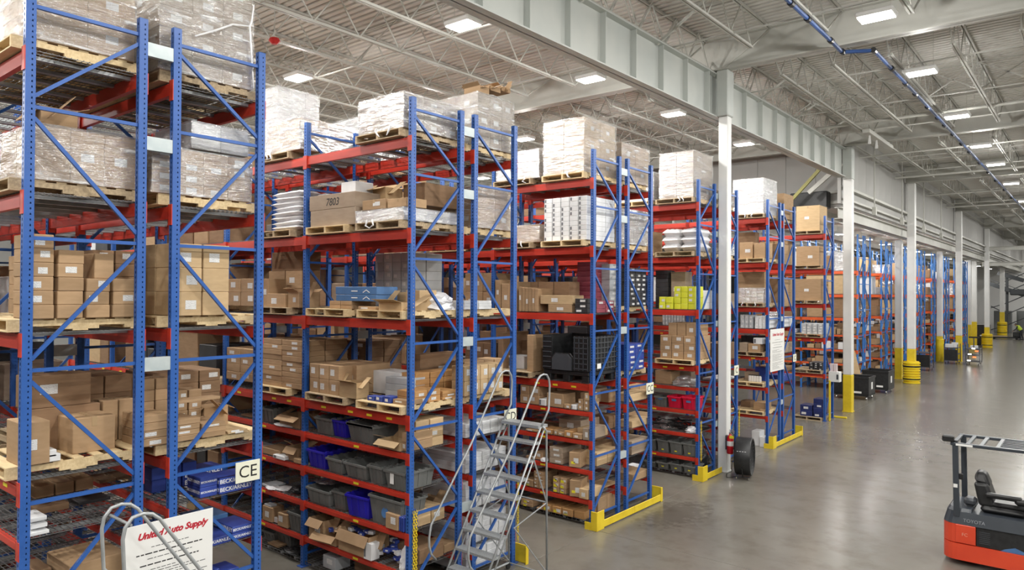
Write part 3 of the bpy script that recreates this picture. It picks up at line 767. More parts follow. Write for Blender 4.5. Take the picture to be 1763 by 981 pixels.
def tote_meshes(w, d, h, col):
    def mk():
        b = MB(); t = .012; k = .86
        bo = [(-w/2*k, -d/2*k), (w/2*k, -d/2*k), (w/2*k, d/2*k), (-w/2*k, d/2*k)]; to = [(-w/2, -d/2), (w/2, -d/2), (w/2, d/2), (-w/2, d/2)]
        sh = lambda q, s: [(x-math.copysign(s, x), y-math.copysign(s, y)) for x, y in q]
        vs = [(x, y, 0) for x, y in bo]+[(x, y, h) for x, y in to]+[(x, y, .012) for x, y in sh(bo, t)]+[(x, y, h) for x, y in sh(to, t)]
        fs = [(3, 2, 1, 0), (8, 9, 10, 11)]
        for i in range(4):
            j = (i+1) % 4; fs += [(i, j, 4+j, 4+i), (4+i, 4+j, 12+j, 12+i), (8+j, 8+i, 12+i, 12+j)]
        b.add(vs, fs)
        rim = MB(); e = .016; z0, z1 = h-.028, h+.004
        rim.box(-w/2-e, w/2+e, -d/2-e, -d/2+.002, z0, z1); rim.box(-w/2-e, w/2+e, d/2-.002, d/2+e, z0, z1)
        rim.box(-w/2-e, -w/2+.002, -d/2, d/2, z0, z1); rim.box(w/2-.002, w/2+e, -d/2, d/2, z0, z1)
        for s in (-1, 1):       # teeth of the folded lid hinges
            for q in range(5): rim.box(s*w/2-.02, s*w/2+.02, -d/2+d*(q+.2)/5, -d/2+d*(q+.65)/5, z1, z1+.012)
        rib = MB()
        for q in (-.3, 0, .3):
            rib.hexa([(q*w-.012, -d/2*k-.008, .02), (q*w+.012, -d/2*k-.008, .02), (q*w+.012, -d/2*k+.01, .02), (q*w-.012, -d/2*k+.01, .02)],
                     [(q*w-.012, -d/2-.006, z0), (q*w+.012, -d/2-.006, z0), (q*w+.012, -d/2+.01, z0), (q*w-.012, -d/2+.01, z0)])
            rib.hexa([(w/2*k-.01, q*d-.014, .02), (w/2*k+.008, q*d-.014, .02), (w/2*k+.008, q*d+.014, .02), (w/2*k-.01, q*d+.014, .02)],
                     [(w/2-.01, q*d-.014, z0), (w/2+.006, q*d-.014, z0), (w/2+.006, q*d+.014, z0), (w/2-.01, q*d+.014, z0)])
        return b.mesh('tote_bin', TOTE[col]), rim.mesh('rim', TOTE[col]), rib.mesh('rib', TOTE[col])
    return cached(('tt', w, d, h, col), mk)
def tote(x, y, z, w=.4, d=.56, h=.32, col='grey', rz=0, tag=''):
    a, r, q = tote_meshes(R2(w), R2(d), R2(h), col)
    o = ob('tote_bin', a, None, (x, y, z), (0, 0, rz)); ob('rim', r, o); ob('rib', q, o, kind='stuff')
    if tag == 'p': ob('paper_tag', sticker(.08, .17, PAPER), o, (-.05, -R2(d)/2*.97-.012, .16))
    if tag == 'o': ob('blue_mark', cached(('oval',), lambda: fix_normals(MB().lathe([(.075, 0), (.075, .002)], 18, axis='y').mesh('blue_mark', CARD['steel blue']))), o, (0, -R2(d)/2*.95-.012, .19), (-.12, 0, 0))
    if tag == 'b': ob('blue_mark', sticker(.12, .05, CARD['steel blue']), o, (0, -R2(d)/2*.97-.012, .2))
    if tag == 'y': ob('yellow_sticker', sticker(.06, .03, YSTICK), o, (0, -R2(d)/2*.9-.012, .07))
    return o
def blob(name, m, w, d, h, seed=0, n=9, flat=.0):
    rr = random.Random(seed); b = MB(); rings = []
    for i in range(n):
        t = i/(n-1); z = h*(1-(1-t)**1.6) if t < 1 else h; r = max(.05, (1-t**2.2)**.6 if t < 1 else .05)
        rings.append((r, h*t))
    M_ = 14; vs = []
    for r, z in rings:
        for k in range(M_):
            a = 2*pi*k/M_; q = r*(1+rr.uniform(-.22, .22)); vs.append((cos(a)*w/2*q, sin(a)*d/2*q, max(0, z+(rr.uniform(-.06, .06)*h if 0 < z < h else 0))))
    fs = [(i*M_+k, i*M_+(k+1) % M_, (i+1)*M_+(k+1) % M_, (i+1)*M_+k) for i in range(n-1) for k in range(M_)]
    fs += [tuple(reversed(range(M_))), tuple(range((n-1)*M_, n*M_))]
    b.add(vs, fs); return b.mesh(name, m)
def pillow(name, m, w, d, h, seed=0, sm=True):
    rr = random.Random(seed); n1, n2 = 9, 7; vs = []; fs = []
    for s in (1, -1):
        for i in range(n1+1):
            for j in range(n2+1):
                u, v = i/n1*2-1, j/n2*2-1; t = ((1-abs(u)**6)*(1-abs(v)**6))**.24
                vs.append((u*w/2*(1-.05*v*v), v*d/2*(1-.05*u*u), h/2+s*h/2*t*(1+rr.uniform(-.22, .04)) if t > 0 else h/2))
    k = (n1+1)*(n2+1)
    for i in range(n1):
        for j in range(n2):
            p = i*(n2+1)+j; q = (p, p+n2+1, p+n2+2, p+1); fs.append(q); fs.append(tuple(k+x for x in reversed(q)))
    return MB().add(vs, fs).mesh(name, m, sm)
# ---- placing by rack, side, level
def shelf_z(code, li): return RACK[code][1][li]+.0185 if li < len(RACK[code][1]) else .0
def where(code, sub, li, bay='', extra=''):
    lv = RACK[code][1]; n = LNAME[li] if li < len(lv) and lv[li] > .2 else 'floor level'
    return '%s %s%s%s' % (RNAME[code], n, ', left bay' if bay == 'b' else '', ', rear' if sub == 'r' else '')+extra
class Put:
    cl = .062
    """goods seen on the long face (front) of a rack or through its end frame (end)"""
    def __init__(s, code, sub, li, bay='', view='f', wood=None):
        s.code, s.sub, s.li, s.bay, s.view = code, sub, li, bay, view
        s.z = shelf_z(code, li); s.w = where(code, sub, li, bay); s.pz = s.z
        ya, yb, _ = RACK[code][0][1 if sub == 'r' else 0]; s.ya, s.yb = ya, yb
    def span(s, x0, x1, yt, sb, z=None):
        z = s.pz if z is None else z
        if s.view == 'f':
            Y = s.ya-.03+sb; a = onY(x0, yt+12, Y); b = onY(x1, yt+12, Y); t = onY((x0+x1)/2, yt, Y)
            return a.x, b.x, Y, t.z-z
        X = -7.67-sb; a = onX(x0, yt+12, X); b = onX(x1, yt+12, X); t = onX((x0+x1)/2, yt, X)
        return a.y, b.y, X, t.z-z
    def rect(s, x0, x1, yt, dep, sb, z):
        a, b, p, h = s.span(x0, x1, yt, sb, z); h = max(h, .03)
        if s.view == 'f':
            for xa, xb in zip(XS[1:], XS):
                if xa < (a+b)/2 < xb: a, b = max(a, xa+s.cl), min(b, xb-s.cl)
            return (a+b)/2, p+dep/2, b-a, dep, h
        return p-dep/2, (a+b)/2, dep, b-a, h
    def key(s, o): return o.location.x if s.view == 'f' else o.location.y
    def reg(s, o, what, cat, group=None):
        pend(o, what, s.w, s.key(o)+o.location.z*1e-3, cat, group); return o
    def pallet(s, px, wood=None, sb=-.08, word='pale'):
        """px: pixel where the pallet's left edge stands on the front face (or its near-left edge through the end frame)"""
        if s.view == 'f':
            x = onY(px, 500, s.ya+sb).x+.51; x = next((min(max(x, xa+.585), xb-.585) for xa, xb in zip(XS[1:], XS) if xa < x < xb), min(x, XS[0]-.585)); y = (s.ya+s.yb)/2
        else:
            x = -7.72-.51-px; y = (s.ya+s.yb)/2
        o = pallet(x, y, s.z+.001, wood); s.reg(o, ('pale' if wood is None else 'weathered')+' wooden pallet', 'pallet', 'wooden pallets on the racks')
        s.pz = s.z+PZ; return s
    def c(s, x0, x1, yt, dep=.4, sb=0, tone='tan', lab='', tape=None, z=None, rz=0, what=None):
        z = s.pz if z is None else z; x, y, w, d, h = s.rect(x0, x1, yt, dep, sb, z)
        o = carton(x, y, z, R2(w), R2(d), R2(h, .01), tone, rz, lab, tape); s.reg(o, what or tone+' carton', 'carton'); o['top'] = 0; del o['top']
        s.top = z+R2(h, .01)+.001; return o
    def o(s, x0, x1, yt, dep=.4, sb=0, tone='tan', lab='', z=None, rz=0, what=None):
        s.cl = .17; z = s.pz if z is None else z; x, y, w, d, h = s.rect(x0, x1, yt, dep, sb, z); s.cl = .062
        o = open_carton(x, y, z, R2(w), R2(d), R2(h), tone, rz, lab); s.reg(o, what or 'open '+tone+' carton', 'carton')
        s.top = z+R2(h)+.001; return o
    def g(s, x0, x1, yt, dep, n, sb=0, tone='tan', lab='f', tape=None, z=None, jit=.012, stack='stack', drop=0, plab=.8, pr=None):
        """a block of loose cartons; only those the eye can reach are built. Each is a thing"""
        z = s.pz if z is None else z; x, y, w, d, h = s.rect(x0, x1, yt, dep, sb, z); nx, ny, nz = n
        cw, cd = round(w/nx, 2), round(d/ny, 2); ch = round(h/nz, 3); grp = '%s cartons of the %s %s' % (tone, stack, s.w)
        lay = ['bottom layer', 'second layer', 'third layer', 'fourth layer', 'fifth layer', 'sixth layer', 'seventh layer', 'eighth layer', 'ninth layer', 'tenth layer', 'eleventh layer']
        for k in range(nz):
            for i in range(nx):
                for j in range(ny):
                    if s.view == 'f' and j > 0 and i < nx-1 and k < nz-1: continue
                    if s.view == 'e' and i < nx-1 and j > 0 and k < nz-1: continue
                    if k == nz-1 and drop and random.random() < drop: continue
                    l = lab if random.random() < plab else ''
                    l = ''.join(f for f in l if (f in 'fy' and j == 0) or (f == 's' and i == nx-1))
                    o = carton(x-w/2+(i+.5)*cw+random.uniform(-jit, jit)*.25, y-d/2+(j+.5)*cd+random.uniform(-jit, jit)*.25, z+k*(ch+.001),
                               cw-.016, cd-.016, ch, tone, random.uniform(-1, 1)*min(jit*.8, .005/max(cw, cd, .1)), l, tape)
                    nm = 'top layer' if k == nz-1 and nz > 1 else lay[k]
                    fr = ['front row', 'second row', 'third row', 'fourth row', 'fifth row', 'sixth row', 'seventh row', 'eighth row']
                    if s.view == 'f':
                        col = i; rest = ', '+fr[j] if ny > 1 else ''
                        if nx == 1: ck = 0
                    else: rest = ', '+fr[nx-1-i] if nx > 1 else ''
                    a = nm if nz > 1 else ''
                    what = '%s carton, %s%s, %s,' % (tone, a, rest, stack) if a or rest else '%s carton, %s,' % (tone, stack)
                    what = what.replace('carton, ,', 'carton,').replace(', ,', ',')
                    pend(o, what, s.w, s.key(o), 'carton', grp)
        s.top = z+nz*(ch+.001); return s
    def wr(s, x0, x1, yt, dep=1.15, n=(2, 2, 3), sb=-.04, tone='tan', film=None, z=None, what=None, lab='fs'):
        s.cl = .11; z = s.pz if z is None else z; x, y, w, d, h = s.rect(x0, x1, yt, dep, sb+(.06 if s.view == 'e' else 0), z); s.cl = .062
        o = wrapped(x, y, z, w, d, h, n, tone, film, s.view == 'f', lab)
        s.reg(o, what or 'film wrapped load of %s cartons' % tone, 'pallet load'); s.top = z+h+.03; return o
    def t(s, x0, x1, yt, dep=.56, sb=.03, col='grey', tag='', z=None, rz=0):
        z = s.pz if z is None else z; x, y, w, d, h = s.rect(x0, x1, yt, dep, sb, z)
        o = tote(x, y, z, w, dep, min(h, .42), col, rz, tag); s.reg(o, {'grey': 'grey', 'blue': 'deep blue', 'red': 'red'}[col]+' plastic tote', 'tote', 'plastic totes on the rack shelves'); return o
    def bag(s, x0, x1, yt, dep=.3, sb=.05, m=None, what='crumpled clear plastic bag', z=None):
        z = s.pz if z is None else z; x, y, w, d, h = s.rect(x0, x1, yt, dep, sb, z)
        o = ob('plastic_bag', blob('plastic_bag', m or BAG, w, d, h, int(x0*7+yt)), None, (x, y, z)); s.reg(o, what, 'bag'); return o
# ------------------------------------------------------------------ goods on the CE rack (seen through its end frames)
p = Put('CE', 'f', 0, '', 'e').pallet(.02); p.wr(62, 234, -32, .98, (2, 2, 2), 0, 'tan', FILM)
Put('CE', 'f', 0, 'b', 'e').pallet(1.3).wr(20, 210, -18, .98, (2, 2, 2), 1.3, 'light', FILM)
p = Put('CE', 'r', 0, '', 'e').pallet(.02, WOODG); _l = p.wr(276, 435, -78, .98, (3, 3, 6), 0, 'grey', FILM)
_ft = MB()
for _pp in (((437, 8), (433, 38), (430, 45), (432, 80), (434, 112), (437, 152)), ((430, 45), (400, 42), (372, 52), (336, 62))):
    _ft.tube([onX(a, b_, -7.66)-_l.location for a, b_ in _pp], [.006]+[.011]*(len(_pp)-2)+[.008], 5)
ob('film_tail', _ft.mesh('film_tail', BAG), _l, label='twisted white end of the stretch film')
Put('CE', 'r', 0, 'b', 'e').pallet(1.3).wr(250, 400, 20, .98, (2, 3, 4), 1.3, 'tan', FILM)
p = Put('CE', 'f', 1, '', 'e').pallet(.02, WOODG); p.wr(58, 236, 226, .98, (2, 3, 1), 0, 'tan', FILM)
p.o(70, 134, 186, .5, .2, 'tan', z=p.top)
p = Put('CE', 'r', 1, '', 'e').pallet(.02); p.wr(262, 432, 262, .98, (3, 4, 4), 0, 'tan', FILM)
p.wr(330, 428, 218, .9, (1, 2, 1), .0, 'white', FILM, z=p.top, what='upper film wrapped load of white cartons')
p = Put('CE', 'f', 2, '', 'e').pallet(.02)
p.g(50, 97, 404, .46, (1, 1, 6), .02, 'tan', 's', stack='left column')
p.g(99, 146, 431, .46, (1, 1, 5), .02, 'tan', 's', stack='second column', plab=.3)
p.g(148, 192, 480, .46, (1, 1, 3), .02, 'tan', 's', stack='third column', plab=.3)
p.c(163, 196, 437, .34, .06, 'tan', z=p.top)
p.g(194, 236, 480, .46, (1, 1, 3), .02, 'tan', 's', stack='fourth column', plab=.5)
p.g(64, 150, 440, .44, (1, 2, 4), .52, 'brown', '', stack='back stack')
p.g(160, 236, 432, .44, (1, 2, 5), .52, 'brown', 's', stack='back stack at right')
Put('CE', 'f', 2, 'b', 'e').pallet(1.3).g(60, 190, 440, .9, (2, 3, 4), 1.32, 'tan', '', stack='inner stack')
p = Put('CE', 'r', 2, '', 'e').pallet(.02)
p.g(300, 396, 421, .9, (2, 2, 3), .0, 'light', 's', stack='square stack', plab=.35, jit=.004)
Put('CE', 'r', 2, 'b', 'e').pallet(1.3).g(270, 372, 432, .9, (2, 3, 3), 1.32, 'tan', '', stack='inner stack')
p = Put('CE', 'f', 3, '', 'e').pallet(.02)
p.c(36, 86, 727, .4, .02, 'tan', 's', what='tan carton with white corner label')
p.c(126, 198, 717, .4, .22, 'tan', tape='x'); p.c(50, 172, 700, .3, .62, 'brown', what='long brown carton')
p.c(44, 157, 644, .3, .64, 'brown', 's', z=p.top, what='long brown carton on top')
for k in range(2): p.c(60, 104-k*6, 784-k*9, .34, .04, 'white', z=p.pz+k*.045, what='flat white box')
p.g(176, 232, 688, .3, (1, 2, 1), .62, 'tan', 's', tape='y', stack='back pair')
Put('CE', 'f', 3, 'b', 'e').pallet(1.3, WOODG).g(70, 230, 650, .8, (2, 3, 3), 1.4, 'brown', '', stack='inner stack')
p = Put('CE', 'r', 3, '', 'e').pallet(.02)
p.g(244, 296, 714, .5, (1, 1, 4), .02, 'tan', 's', stack='left flat stack')
p.g(298, 346, 722, .52, (1, 1, 4), .02, 'tan', 's', stack='second flat stack', plab=.7)
p.g(348, 390, 728, .52, (1, 1, 3), .02, 'tan', 's', stack='third flat stack', plab=.6)
p.c(300, 380, 708, .18, .05, 'tan', z=p.z+PZ+.41, rz=.05, what='long tan carton lying across'); p.g(392, 428, 741, .5, (1, 1, 2), .02, 'light', 's', stack='right flat stack')
p.g(244, 292, 652, .3, (1, 2, 5), .6, 'tan', '', stack='tall back stack', tape='y'); p.g(300, 350, 672, .3, (1, 2, 4), .6, 'tan', 's', stack='back stack')
p.o(352, 392, 700, .28, .58, 'tan')
Put('CE', 'r', 3, 'b', 'e').pallet(1.3).g(262, 380, 640, .8, (2, 3, 4), 1.4, 'brown', 's', stack='inner stack')
p = Put('CE', 'f', 4, '', 'e')
for k in range(3): p.c(52, 84-k*2, 915-k*13, .3, .02+.03*k, 'white', z=p.z+.056*k, what='flat white parts box with black print')
p.c(58, 120, 870, .3, .7, 'brown'); p.c(135, 190, 868, .3, .75, 'black', what='black carton')
p = Put('CE', 'f', 4, 'b', 'e'); p.g(60, 160, 830, .4, (1, 3, 1), 1.35, 'tan', '', stack='inner row'); p.g(170, 230, 825, .4, (1, 2, 2), 1.5, 'brown', '', stack='inner stack')
def beck(p, x0, x1, yt, dep, sb, z, n=1, words='on both faces', big=1.0, tone='blue'):
    zz = z
    for k in range(n):
        x, y, w, d, h = p.rect(x0, x1, yt, dep, sb, z); hh = h/n
        o = carton(x, y, zz, R2(w), R2(d), round(hh-.002, 3), tone)
        tm = cached(('bk', round(big, 2)), lambda: text_mesh('BECK/ARNLEY', .075*big, WHITEINK, .0008, offset=.0015))
        ww = R2(d); s = min(1.0, (ww-.02)/(.46*big))
        t = ob('box_lettering', tm, o, (R2(w)/2+.001, 0, hh*.5), RX); t.scale = (s, s, 1)
        s2 = min(1.0, (R2(w)-.02)/(.46*big)); t = ob('box_lettering', tm, o, (0, -R2(d)/2-.001, hh*.5), RNY); t.scale = (s2, s2, 1)
        p.reg(o, 'blue carton with white lettering', 'carton', 'blue cartons with white lettering on the CE rack'); zz += hh
    return zz
p = Put('CE', 'r', 4, '', 'e')
beck(p, 378, 434, 818, .34, .0, p.z, 2); beck(p, 345, 374, 820, .3, .02, p.z, 2); beck(p, 318, 384, 806, .3, .62, p.z, 2)
p.g(260, 340, 800, .3, (1, 3, 2), .62, 'blue', '', stack='dark row')
p = Put('CE', 'r', 4, 'b', 'e'); p.g(262, 330, 800, .5, (1, 3, 2), 1.4, 'blue', '', stack='inner row')
p = Put('CE', 'r', 5, '', 'e')
beck(p, 400, 436, 903, .42, .0, p.z, 2); beck(p, 352, 398, 925, .4, .0, p.z, 1); p.c(340, 392, 888, .42, .45, 'steel blue', what='large steel blue carton')
p = Put('CE', 'f', 5, '', 'e'); p.c(120, 216, 962, .6, .0, 'tan', what='wide tan carton low behind the ladder rail'); p.c(60, 90, 980, .4, .3, 'brown')
p = Put('CE', 'r', 6, '', 'e'); beck(p, 352, 378, 982, .3, .0, p.z, 1); beck(p, 380, 412, 980, .3, .0, p.z, 1); p.g(262, 320, 960, .5, (1, 2, 2), .5, 'brown', '', stack='low stack')
p = Put('CE', 'f', 6, '', 'e'); p.g(60, 200, 1060, .5, (1, 3, 1), .1, 'brown', '', stack='low row')
# ------------------------------------------------------------------ goods on the CD rack
p = Put('CD', 'f', 0).pallet(612, WOODG); p.wr(619, 704, 166, 1.2, (2, 3, 3), -.04, 'grey', FILMW)
p = Put('CD', 'f', 0, 'b').pallet(440, WOODG); p.wr(462, 522, 208, 1.15, (1, 2, 2), -.04, 'tan', FILMW)
p = Put('CD', 'r', 0, '', 'e').pallet(.05); p.wr(823, 884, 168, 1.0, (2, 3, 3), .02, 'grey', FILM)
for k, (a, b_) in enumerate(((826, 842), (844, 861), (863, 878))): p.o(a, b_, 150, .35, .15+.06*k, 'tan', z=p.top)
p = Put('CD', 'r', 0, 'b').pallet(566); p.wr(576, 632, 205, 1.0, (2, 2, 2), 0, 'white', FILMW); p = Put('CD', 'r', 0, 'b').pallet(440); p.wr(452, 478, 152, 1.0, (1, 3, 5), 0, 'white', FILMW, what='tall film wrapped load of white cartons')
p = Put('CD', 'f', 1).pallet(528); p.c(535, 612, 360, 1.1, .0, 'grey', what='grey carton beneath the one with handwritten numbers')
HWO = p.c(533, 611, 334, 1.1, .0, 'grey', z=p.top, what='grey carton marked with large handwritten numbers')
HW = p
_o = HWO
ob('handwriting', text_mesh('7803', .17, INK, .0006, shear=.2), _o, (.02, -.552, .11), RNY)
p.c(588, 612, 313, .35, .15, 'white', z=p.top); t0 = p.top; p.top = t0-.0
p = Put('CD', 'f', 1); p.pz = p.z+PZ+.62
p = Put('CD', 'f', 1, wood=None).pallet(613, WOODG); p.wr(614, 702, 361, 1.2, (1, 1, 1), -.03, 'white', FILMW, what='long flat white film wrapped load')
tp = p.top; p.c(624, 664, 343, .3, .05, 'tan', 'f', 'y', z=tp); p.c(667, 700, 341, .4, .05, 'tan', '', 'y', z=tp); p.c(676, 699, 341, .3, .55, 'tan', z=tp)
p.o(625, 664, 325, .35, .5, 'light', z=tp)
p = Put('CD', 'f', 1, 'b').pallet(444, WOODG)
for k in range(8):
    for j in range(2):
        a, b_, Y, h = p.span(456, 522, 330, .0); o = ob('polybag', cached(('pb', k % 5), lambda: pillow('polybag', BAG, .88, .47, .095, k)), None, ((a+b_)/2+random.uniform(-.035, .035), Y+.26+j*.485+random.uniform(-.01, .01), p.pz+k*.083), (0, random.uniform(-.02, .02), random.uniform(-.05, .05)+(pi if k % 2 else 0)))
        if j and k < 7: bpy.data.objects.remove(o); continue
        pend(o, 'filled white polybag, %s, %s row,' % (['bottom layer', 'second layer', 'third layer', 'fourth layer', 'fifth layer', 'sixth layer', 'seventh layer', 'top layer'][k], ('front', 'rear')[j]), p.w, a, 'bag', 'white polybags stacked on a pallet')
p = Put('CD', 'r', 1, '', 'e').pallet(.05); p.wr(822, 882, 325, 1.0, (2, 2, 2), .02, 'tan', FILM)
p = Put('CD', 'f', 1, '', 'e'); p.pz = p.z+PZ+.32; p.c(731, 788, 318, .5, .5, 'brown', what='dark brown carton seen through the end frame')
p = Put('CD', 'f', 2).pallet(529); p.g(566, 606, 518, .5, (2, 1, 2), .05, 'tan', '', stack='low stack', plab=.2); tp = p.top
for k in range(2):
    _o = p.c(578, 648, 507-k*14, .42, .06, 'steel blue', z=tp+k*.103, what='long blue printed carton, %s,' % ('lower', 'upper')[k])
    ob('white_mark', MB().bar((.18, -.212, .03), (.26, -.212, .07), .002, .012).bar((.26, -.212, .07), (.34, -.212, .03), .002, .012).box(-.1, .05, -.2125, -.211, .045, .06).mesh('white_mark', WHITEINK), _o, label='white printed chevron')
p = Put('CD', 'f', 2).pallet(617); p.c(617, 648, 527, .35, .03, 'tan', 'f', z=p.pz, what='tan carton with three white labels'); p.o(652, 702, 520, .5, .0, 'light', what='wide open light carton')
p.c(640, 668, 505, .3, .6, 'tan'); p.c(675, 702, 503, .4, .62, 'light')
p.bag(752, 790, 503, .4, .1) if False else None
p = Put('CD', 'f', 2, '', 'e'); p.pz = p.z+PZ; p.bag(752, 793, 502, .45, .02, BAG, 'crumpled white bubble wrap'); p.c(722, 752, 500, .3, .2, 'light')
p = Put('CD', 'r', 2, '', 'e').pallet(.05); p.g(800, 848, 518, .5, (1, 2, 3), .05, 'white', '', stack='flat stack')
p = Put('CD', 'r', 2).pallet(607, WOODG); p.g(612, 705, 437, .8, (4, 2, 6), .1, 'grey box', 'f', stack='tall grey stack', plab=.5)
p = Put('CD', 'f', 2, 'b').pallet(441, WOODG); p.c(460, 491, 505, .4, .0, 'tan', 'f'); p.o(496, 522, 503, .4, .0, 'tan', 'f', what='open tan carton with label'); p.c(448, 462, 480, .35, .02, 'tan', 'f')
p.g(462, 520, 466, .4, (2, 1, 2), .5, 'tan', 'f', stack='back stack'); p.c(468, 520, 434, .4, .5, 'brown', z=p.top)
p = Put('CD', 'f', 2, 'b').pallet(352); p.g(380, 438, 480, .8, (2, 2, 2), .0, 'tan', 'f', stack='post stack')
p = Put('CD', 'f', 3).pallet(529, WOODG); p.g(532, 582, 628, .95, (3, 1, 2), .0, 'tan', 'f', stack='deep stack', plab=1, jit=.004)
p.c(591, 614, 628, .7, .28, 'tan', 'f', what='tall tan carton behind the open one'); p.o(584, 613, 658, .25, -.03, 'light', what='small open light carton')
p = Put('CD', 'f', 3).pallet(622)
for k, (a, b_) in enumerate(((632, 644), (646, 658), (660, 672))): p.c(a, b_, 682, .14, .02, 'blue', 'f', what='small blue and white box')
p.c(640, 690, 640, .4, .62, 'white', z=p.pz, what='flat white carton with blue edge'); p.g(662, 700, 650, .4, (1, 1, 3), .45, 'grey box', '', stack='grey stack'); p.c(676, 702, 688, .3, .05, 'tan', 'f')
p = Put('CD', 'f', 3, '', 'e'); p.pz = p.z+PZ; p.g(714, 760, 672, .4, (1, 2, 2), .03, 'orange', 's', stack='flat front stack', plab=.9); p.g(762, 788, 672, .4, (1, 1, 3), .03, 'orange', 's', stack='right flat stack', plab=.5); p.g(716, 788, 640, .35, (1, 3, 4), .48, 'orange', '', stack='flat back stack')
p.c(724, 788, 608, .25, .9, 'brown', 's', what='long brown carton with white labels')
p = Put('CD', 'r', 3, '', 'e').pallet(.05); p.g(800, 868, 628, .3, (1, 5, 2), .02, 'light', 's', stack='tall narrow row', plab=1, jit=.004)
p.g(800, 868, 620, .4, (1, 4, 2), .4, 'tan', '', stack='back row')
p = Put('CD', 'r', 3).pallet(560, WOODG); p.g(565, 640, 586, .9, (3, 2, 5), .0, 'brown', 'f', stack='flat dark stack')
p = Put('CD', 'f', 3, 'b').pallet(441); p.g(451, 520, 585, .95, (2, 2, 9), .0, 'tan', 'f', stack='flat nine-layer stack', plab=.55, jit=.015)
p = Put('CD', 'f', 3, 'b').pallet(352); p.g(388, 438, 600, .9, (2, 2, 4), .0, 'tan', 'f', stack='post stack')
p = Put('CD', 'f', 4); p.t(543, 570, 719, .55); p.t(571, 594, 724, .6, .05, 'blue'); p.t(598, 640, 731, .7, .0); 
for k in range(3):
    o = p.t(599+k, 641+k, 731, .7, .0, z=p.z+.055*(k+1)) if k < 2 else None
p.o(651, 688, 760, .3, .0, 'light'); p.g(690, 704, 746, .5, (1, 1, 2), .05, 'tan', 'f', stack='edge stack'); p.c(645, 665, 745, .3, .5, 'brown')
p = Put('CD', 'f', 4, '', 'e'); p.g(716, 764, 722, .4, (1, 2, 3), .02, 'light', 's', stack='three-layer stack', plab=.3)
p = Put('CD', 'f', 4, 'b'); p.t(448, 470, 702, .5); p.o(482, 516, 716, .35, .05, 'tan', what='torn open tan carton'); p.bag(466, 500, 733, .2, -.02, BAG, 'white crumpled packaging'); p.c(415, 440, 715, .4, .1, 'brown')
p = Put('CD', 'f', 5); p.t(529, 559, 777, .6, .0, 'blue')
for a, b_, yt in ((562, 588, 791), (593, 630, 798), (634, 657, 802)): p.t(a, b_, yt, .6, .0)
p.t(662, 700, 812, .6, -.02, tag='p'); p.c(560, 588, 770, .3, .65, 'tan')
p = Put('CD', 'f', 5, 'b'); p.c(451, 482, 772, .35, .05, 'tan'); p.c(470, 490, 784, .15, -.03, 'white', 'f'); p.o(492, 512, 770, .3, .05, 'tan'); p.c(505, 519, 790, .12, .0, 'tan'); p.c(420, 446, 776, .4, .1, 'grey box')
p = Put('CD', 'f', 6); p.t(529, 566, 842, .55, .0); p.bag(532, 562, 834, .4, .08, BAGC, 'silver bag bulging out of a grey tote', z=p.z+.3)
p.t(573, 594, 846, .55, .05); p.t(596, 630, 853, .58, -.02, 'blue', rz=.1); p.t(636, 690, 858, .5, .0, tag='o'); p.c(664, 684, 885, .2, -.04, 'tan', 'f')
p.g(685, 704, 892, .3, (3, 1, 1), -.03, 'blue', '', stack='upright row')
p = Put('CD', 'f', 6, '', 'e'); p.g(718, 766, 876, .42, (1, 2, 1), .02, 'light', 's', stack='pair under the brace'); p.o(722, 764, 868, .4, .5, 'tan')
p = Put('CD', 'f', 6, 'b'); p.c(451, 466, 835, .3, .05, 'grey box', 'f'); p.bag(470, 490, 840, .25, .05, BAG, 'white and purple soft package'); p.bag(492, 515, 838, .3, .1, BLACKP, 'black plastic wrapped bundle'); p.bag(452, 468, 850, .2, -.02, BAG, 'small white bag')
p = Put('CD', 'f', 7); p.o(524, 556, 892, .45, .0, 'tan', 'f', what='tall open tan carton'); p.o(540, 574, 920, .3, -.03, 'tan', 'f', rz=.12, what='short open carton of small blue boxes')
def smallboxes(p, x0, x1, yt, sb, n, zz, what, spread=.22, tones=('blue', 'white', 'blue')):
    a, b_, Y, h = p.span(x0, x1, yt, sb)
    for k in range(n):
        o = carton(random.uniform(a+.04, b_-.04), Y+random.uniform(.05, spread), zz+.052*(k//6), .10, .07, .05, tones[k % 3], random.uniform(-.6, .6), 'f')
        p.reg(o, what, 'box', what+'es')
p.o(583, 634, 918, .4, -.02, 'tan', what='wide open carton of blue boxes'); smallboxes(p, 586, 632, 918, .02, 8, p.z+.26, 'small blue box heaped in the wide open carton', .3)
smallboxes(p, 628, 688, 950, .0, 26, p.z, 'small dark blue box in the loose heap', .4); p.c(626, 640, 935, .15, -.03, 'white', 'f'); p.bag(684, 704, 940, .2, .0, BAG, 'white plastic packet')
smallboxes(p, 541, 573, 920, .0, 6, p.z+.18, 'small blue box in the short open carton', .22)
p = Put('CD', 'f', 7, '', 'e'); p.c(722, 764, 940, .5, .05, 'brown'); p.c(765, 785, 935, .4, .1, 'tan')
p = Put('CD', 'f', 7, 'b'); p.c(451, 468, 872, .25, .0, 'tan', 'f'); p.c(455, 466, 871, .12, .02, 'grey box', z=p.top); p.c(478, 494, 884, .3, .0, 'tan', 'f'); p.c(470, 478, 890, .2, .05, 'white'); p.t(496, 518, 884, .5, .0)
p = Put('CD', 'f', 8); p.c(556, 577, 958, .3, .05, 'grey box', 'f', what='grey ribbed box'); p.c(610, 640, 965, .4, .3, 'brown'); p.c(655, 690, 970, .4, .25, 'brown')
p = Put('CD', 'f', 8, 'b'); p.t(452, 472, 915, .5, .15); p.t(476, 500, 918, .5, .2); p.c(460, 478, 940, .25, .05, 'tan'); p.bag(484, 508, 945, .25, .0, BLACKP, 'dark plastic bundle')
